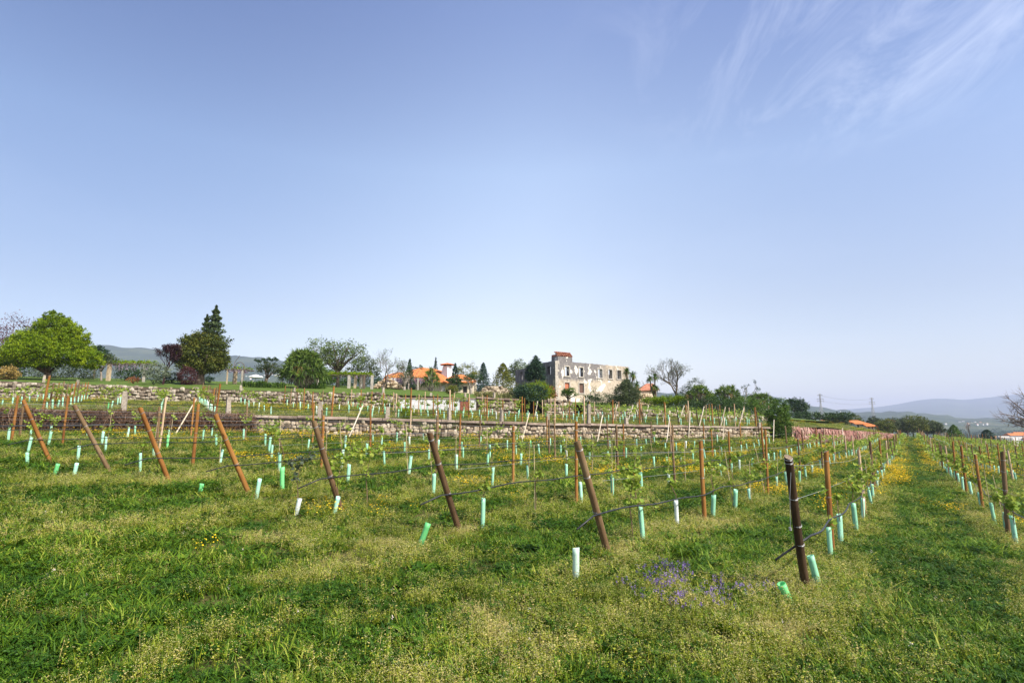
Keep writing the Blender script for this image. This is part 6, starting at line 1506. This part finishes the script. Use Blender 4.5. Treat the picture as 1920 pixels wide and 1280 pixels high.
for s in range(6):      # flowering weeds: fine branching stems, cream heads
    r_ = random.Random(40 + s); mb = MB()
    for k in range(26):
        a = r_.uniform(0, 6.28); d = Vector((math.cos(a), math.sin(a), 0)); o = Vector((r_.gauss(0, .075), r_.gauss(0, .075), 0)); H = r_.uniform(.09, .24)
        tip = o + d * H * r_.uniform(.1, .5) + Vector((0, 0, H)); side = Vector((-d.y, d.x, 0)) * .0016; t = r_.gauss(.45, .22)
        mid = o.lerp(tip, .5) + Vector((0, 0, .015))
        mb.add([o - side, o + side, mid + side, mid - side, tip], [(0, 1, 2, 3), (3, 2, 4)], t)
        for q in range(7):
            c = o.lerp(tip, r_.uniform(.15, 1)) + Vector((r_.gauss(0, .012), r_.gauss(0, .012), 0)); dd = Vector((r_.gauss(0, 1), r_.gauss(0, 1), r_.uniform(-.2, 1))).normalized(); ee = dd.cross(Vector((r_.gauss(0, 1), r_.gauss(0, 1), 1))).normalized(); L = r_.uniform(.012, .028)
            mb.add([c, c + dd * L * .5 + ee * L * .25, c + dd * L, c + dd * L * .5 - ee * L * .25], [(0, 1, 2, 3)], t + r_.gauss(0, .15))
        for q in range(3 if s % 2 else 2):
            c = tip + Vector((r_.gauss(0, .012), r_.gauss(0, .012), r_.gauss(0, .008))); h = .0036 * r_.uniform(.6, 1.35)
            mb.add([c + Vector((h, 0, 0)), c + Vector((0, h, 0)), c - Vector((h, 0, 0)), c - Vector((0, h, 0)), c + Vector((0, 0, h)), c - Vector((0, 0, h))], [(0, 1, 4), (1, 2, 4), (2, 3, 4), (3, 0, 4), (1, 0, 5), (2, 1, 5), (3, 2, 5), (0, 3, 5)], r_.random(), 1)
    proto('weed', mb, [M['weed'], M['seed']])
def flower(kind, mm, seeds, n, H, head, petals, spread=.09, leaf='grass'):
    for s in range(seeds):
        r_ = random.Random(60 + s + len(kind)); mb = MB()
        for k in range(n):
            a = r_.uniform(0, 6.28); d = Vector((math.cos(a), math.sin(a), 0)); o = Vector((r_.gauss(0, spread * .6), r_.gauss(0, spread * .6), 0)); h = r_.uniform(*H)
            tip = o + d * h * r_.uniform(.05, .35) + Vector((0, 0, h)); side = Vector((-d.y, d.x, 0)) * .0018
            mb.add([o - side, o + side, tip], [(0, 1, 2)], r_.gauss(.5, .2), 0)
            for q in range(5): blade(mb, o.lerp(tip, r_.uniform(0, .6)), Vector((math.cos(a + q * 2), math.sin(a + q * 2), 0)), r_.uniform(.03, .07), .004, .4, r_.gauss(.5, .2), 0, 2)
            if petals:      # daisy disc
                nrm = Vector((r_.gauss(.25, .4), r_.gauss(-.2, .4), 1)).normalized(); u = nrm.orthogonal().normalized(); v = nrm.cross(u); R_ = head * r_.uniform(.7, 1.2)
                mb.add([tip + nrm * .003] + [tip + (u * math.cos(q * .785) + v * math.sin(q * .785)) * R_ for q in range(8)], [(0, 1 + q, 1 + (q + 1) % 8) for q in range(8)], r_.random(), 1)
            else:
                for q in range(9):
                    c = tip - Vector((0, 0, .05 * r_.random())) + Vector((r_.gauss(0, .009), r_.gauss(0, .009), 0)); e = Vector((r_.gauss(0, 1), r_.gauss(0, 1), r_.gauss(0, 1))).normalized() * head; f_ = e.orthogonal().normalized() * head * .7
                    mb.add([c - e, c + f_, c + e, c - f_], [(0, 1, 2, 3)], r_.random(), 1)
        proto(kind, mb, [M[leaf], M[mm]])
flower('marigold', 'yellow', 4, 20, (.14, .32), .013, True, .15)
flower('vetch', 'purple', 4, 7, (.10, .22), .0075, False, .10, 'weed')
flower('cloverflower', 'white', 2, 1, (.08, .15), .007, False, .02)

def scatter(name, label, kind, pts):
    """pts: list of (x,y,z,rot,scale,hue)"""
    P = np.array(pts, float); n = len(P)
    me = bpy.data.meshes.new(name); me.vertices.add(n); me.vertices.foreach_set('co', P[:, :3].ravel())
    def attr(nm, tp, v): a = me.attributes.new(nm, tp, 'POINT'); a.data.foreach_set('vector' if tp == 'FLOAT_VECTOR' else 'value', np.ascontiguousarray(v).ravel())
    rs = np.random.RandomState(n)
    rot = np.stack([rs.normal(0, .12, n), rs.normal(0, .12, n), P[:, 3]], 1)
    attr('rot', 'FLOAT_VECTOR', rot); hf = np.where(P[:, 4] > 1, (1 + (.25 if kind == 'marigold' else .08) * (P[:, 4] - 1)) / P[:, 4], 1.0); attr('scl', 'FLOAT_VECTOR', np.stack([P[:, 4], P[:, 4], P[:, 4] * hf * (.8 if kind in ('weed', 'grass') else 1)], 1)); attr('hue', 'FLOAT', P[:, 5]); attr('pick', 'INT', rs.randint(0, len(protos[kind].objects), n).astype(np.int32))
    me.update(); o = new(name, me, label=label, kind='stuff')
    ng = bpy.data.node_groups.new(name, 'GeometryNodeTree'); ng.interface.new_socket('Geometry', in_out='INPUT', socket_type='NodeSocketGeometry'); ng.interface.new_socket('Geometry', in_out='OUTPUT', socket_type='NodeSocketGeometry')
    A_ = lambda t: ng.nodes.new(t)
    gi, go, ip, ci = A_('NodeGroupInput'), A_('NodeGroupOutput'), A_('GeometryNodeInstanceOnPoints'), A_('GeometryNodeCollectionInfo')
    ci.inputs['Collection'].default_value = protos[kind]; ci.inputs['Separate Children'].default_value = True; ci.inputs['Reset Children'].default_value = True
    def na(nm, tp): q = A_('GeometryNodeInputNamedAttribute'); q.data_type = tp; q.inputs['Name'].default_value = nm; return [s for s in q.outputs if s.enabled and s.name == 'Attribute'][0]
    ip.inputs['Pick Instance'].default_value = True
    ng.links.new(gi.outputs[0], ip.inputs['Points']); ng.links.new(ci.outputs[0], ip.inputs['Instance'])
    ng.links.new(na('pick', 'INT'), ip.inputs['Instance Index']); ng.links.new(na('rot', 'FLOAT_VECTOR'), ip.inputs['Rotation']); ng.links.new(na('scl', 'FLOAT_VECTOR'), ip.inputs['Scale'])
    ng.links.new(ip.outputs[0], go.inputs[0])
    md = o.modifiers.new('tufts', 'NODES'); md.node_group = ng
    return o

rng = np.random.RandomState(11)
DRY = [(hit(a_, b_), r_) for a_, b_, r_ in [(915, 1165, .34), (935, 1195, .22), (640, 1062, .30), (855, 1000, .45), (1160, 1040, .35), (1190, 945, .5), (830, 900, .8), (330, 905, .6), (1890, 1065, .4), (700, 1030, .4), (1340, 985, .5), (1460, 1190, .3), (480, 1010, .4), (985, 905, .5)]]
def fnoise(x, y, s, off=0.0, o=3): return noise.fractal(Vector((x * s + off, y * s - off, off)), 1.0, 2.0, o)
PTS = {k: [] for k in protos}
rowps = sorted(v[0] for v in ROWS.values())
ring = [(.6, 4.5, 135, .74), (4.5, 7, 105, .85), (7, 10, 62, 1.0), (10, 14, 36, 1.25), (14, 20, 20, 1.6), (20, 28, 11, 2.0), (28, 40, 6.0, 2.5), (40, 60, 3.0, 3.1), (60, 85, 1.5, 3.8), (85, 118, .8, 4.6)]
for (d0, d1, dens, scl) in ring:
    u0, u1 = (-2.6, 2.6) if d1 < 5 else (-1.5, 1.5) if d1 < 12 else (-1.15, 1.15)
    area = (u1 - u0) * (d1 * d1 - d0 * d0) / 2; n = int(area * dens)
    D = np.sqrt(rng.uniform(d0 * d0, d1 * d1, n)); X_ = D * rng.uniform(u0, u1, n)
    keep = [(x, y) for x, y in zip(X_, D) if y < min(y1(x) - .15, 116)]
    if not keep: continue
    K = np.array(keep); Z = np.concatenate([T1(K[i:i + 5000, 0], K[i:i + 5000, 1]) for i in range(0, len(K), 5000)])
    for (x, y), z in zip(keep, Z):
        p_, s_ = to_ps(x, y)
        dp = min(abs(p_ - q) for q in rowps); inrow = dp < .55 and s_ > 6
        a = fnoise(p_, s_ * .4, .55, 2.0); b_ = fnoise(x, y, 1.3, 7.0); c_ = fnoise(x, y, .22, 5.0)
        lush = .58 + a * .85 + b_ * .35 + c_ * .3 - (.42 if inrow else -.16 if s_ > 6 else -.02) + (.10 if y > 30 else 0)
        track = -1.15 < p_ < 1.62 and s_ > 6
        if track: lush += .45 * (1 - abs(p_ - .25) / 1.3)
        bare_ = fnoise(x, y, .8, 19.0); r0 = rng.rand()
        if bare_ > .42 and r0 < .75 and not track: continue
        rot = rng.uniform(0, 6.28); sc1 = scl * rng.uniform(.7, 1.3)
        hue = .47 + c_ * .30 + b_ * .28 + rng.normal(0, .13)
        r1_ = rng.rand()
        if lush > .52 + rng.normal(0, .10):
            kd = 'grass' if r1_ < .62 else 'clover'
            hue = .36 + (hue - .47) * .7
            if rng.rand() < .06: kd = 'weed'
        else:
            kd = 'weed' if r1_ < .56 else ('grass' if r1_ < .80 else 'clover')
            if kd == 'grass': hue += .25
            if kd == 'weed' and fnoise(x, y, .9, 23.) > .2: hue += .2
        if kd == 'clover': sc1 *= .95
        for c0, rr in DRY:
            q_ = math.hypot(x - c0.x, y - c0.y) / rr * (1 + .5 * b_)
            if q_ < 1.2 and rng.rand() < 1.35 - q_: kd = 'weed'; hue = .85 + rng.normal(0, .2); sc1 *= .72; break
        if kd == 'grass': sc1 *= .8 + .75 * max(0, min(1, .4 + c_ + b_))
        if kd == 'clover' and y < 16 and r0 < .13: kd = 'dock'; sc1 *= 1.0
        PTS[kd].append((x, y, z, rot, sc1, hue))
        if y < 12 and rng.rand() < .009: PTS['cloverflower'].append((x, y, z, rot, rng.uniform(.8, 1.2), .5))
        # marigolds in drifts along the rows
        if y > 9:
            m_ = fnoise(p_ * 1.0, s_ * .55, .33, 31.0) + (.12 if y > 35 else 0) + (.10 if p_ > 2 and y > 20 else 0)
            if dp < .95 and s_ > (10 if p_ < -1.5 else 8) and m_ > (.21 if y > 25 else .24 if y > 15 else .34) and rng.rand() < (.40 if y < 22 else .75): PTS['marigold'].append((x, y, z, rot, scl * .85 * rng.uniform(.7, 1.1), .45 + rng.normal(0, .2)))
def patch(kind, px, py, rx, ry, n, s=1.0, Y=None):
    c = hit(px, py) if Y is None else gpx(px, Y)
    for _ in range(n):
        x = c.x + rng.normal(0, rx); y = c.y + rng.normal(0, ry); PTS[kind].append((x, y, gz(x, y), rng.uniform(0, 6.28), s * rng.uniform(.7, 1.25), .5 + rng.normal(0, .2)))
for q in [(1265, 1085, .16, .16, 11), (1275, 1120, .2, .16, 12), (1360, 1110, .26, .16, 11), (1280, 1145, .2, .10, 9), (1220, 1100, .12, .12, 4)]: patch('vetch', *q)
for q in [(905, 916, .45, .4, 22), (1140, 880, .6, .9, 26), (600, 965, .35, .4, 9), (405, 815, .7, .6, 30), (490, 832, .7, .8, 22), (690, 970, .4, .4, 6), (1600, 920, .3, .5, 26), (1640, 915, .3, .6, 20), (1320, 858, .9, 1.2, 40), (970, 867, .7, .9, 20), (1450, 838, 1.5, 1.5, 40),
          (1500, 838, 1.5, 1.5, 40), (1680, 880, .3, 1.0, 24), (1770, 960, .25, .6, 9), (385, 1050, .1, .1, 1), (1170, 833, 1.2, 1.2, 30), (700, 815, 1.0, 1.0, 16)]: patch('marigold', *q)
# terrace between the walls: thin straw grass, vine weeds, marigold drifts
for k in range(9500):
    px = rng.uniform(-40, 1700); t = rng.uniform(0.02, .97); Y = 30 + rng.uniform(0, 1) * 75; x = (px - 960) / F * Y
    if not (y1(x) + .1 < Y < y2(x) - .1): continue
    z = float(T2(x, Y)[0]); kd = 'weed' if rng.rand() < .6 else 'grass'
    PTS[kd].append((x, Y, z, rng.uniform(0, 6.28), rng.uniform(1.7, 2.8), .50 + rng.normal(0, .15)))
    if fnoise(x, Y, .16, 41.0) > .14 and rng.rand() < .6: PTS['marigold'].append((x, Y, z, rng.uniform(0, 6.28), rng.uniform(1.4, 2.2), .5))
LAB = {'dock': ('broad_leaf_weeds', 'broad leaved weeds scattered through the near grass'), 'grass': ('meadow_grass', 'green grass growing all over the vineyard'), 'clover': ('clover', 'low dark green clover and leafy ground cover'), 'weed': ('flowering_weeds', 'fine olive weeds with cream flower heads, thickest under the vine rows'),
       'marigold': ('yellow_wildflowers', 'orange yellow wildflowers in drifts along the vine rows'), 'vetch': ('purple_wildflowers', 'purple flowers in the grass left of the dark nearest post'), 'cloverflower': ('white_wildflowers', 'white clover heads dotted over the near grass')}
for kd, L_ in PTS.items():
    if L_: scatter(LAB[kd][0], LAB[kd][1], kd, L_)
print('TUFTS', {k: len(v) for k, v in PTS.items()})
# haze: a closed box of thin air around everything
mb = MB(); box(mb, -19000, 19000, -300, 9500, -90, 440)
m, nt = mat('haze_air')
v = nd(nt, 'ShaderNodeVolumePrincipled', {'Color': (0.53, 0.60, 0.84, 1), 'Density': 0.00016, 'Anisotropy': 0.0})
nd(nt, 'ShaderNodeOutputMaterial', {'Volume': v.outputs[0]})
new('haze', mb.mesh('haze', m), label='pale blue haze lying over the valley', kind='stuff')
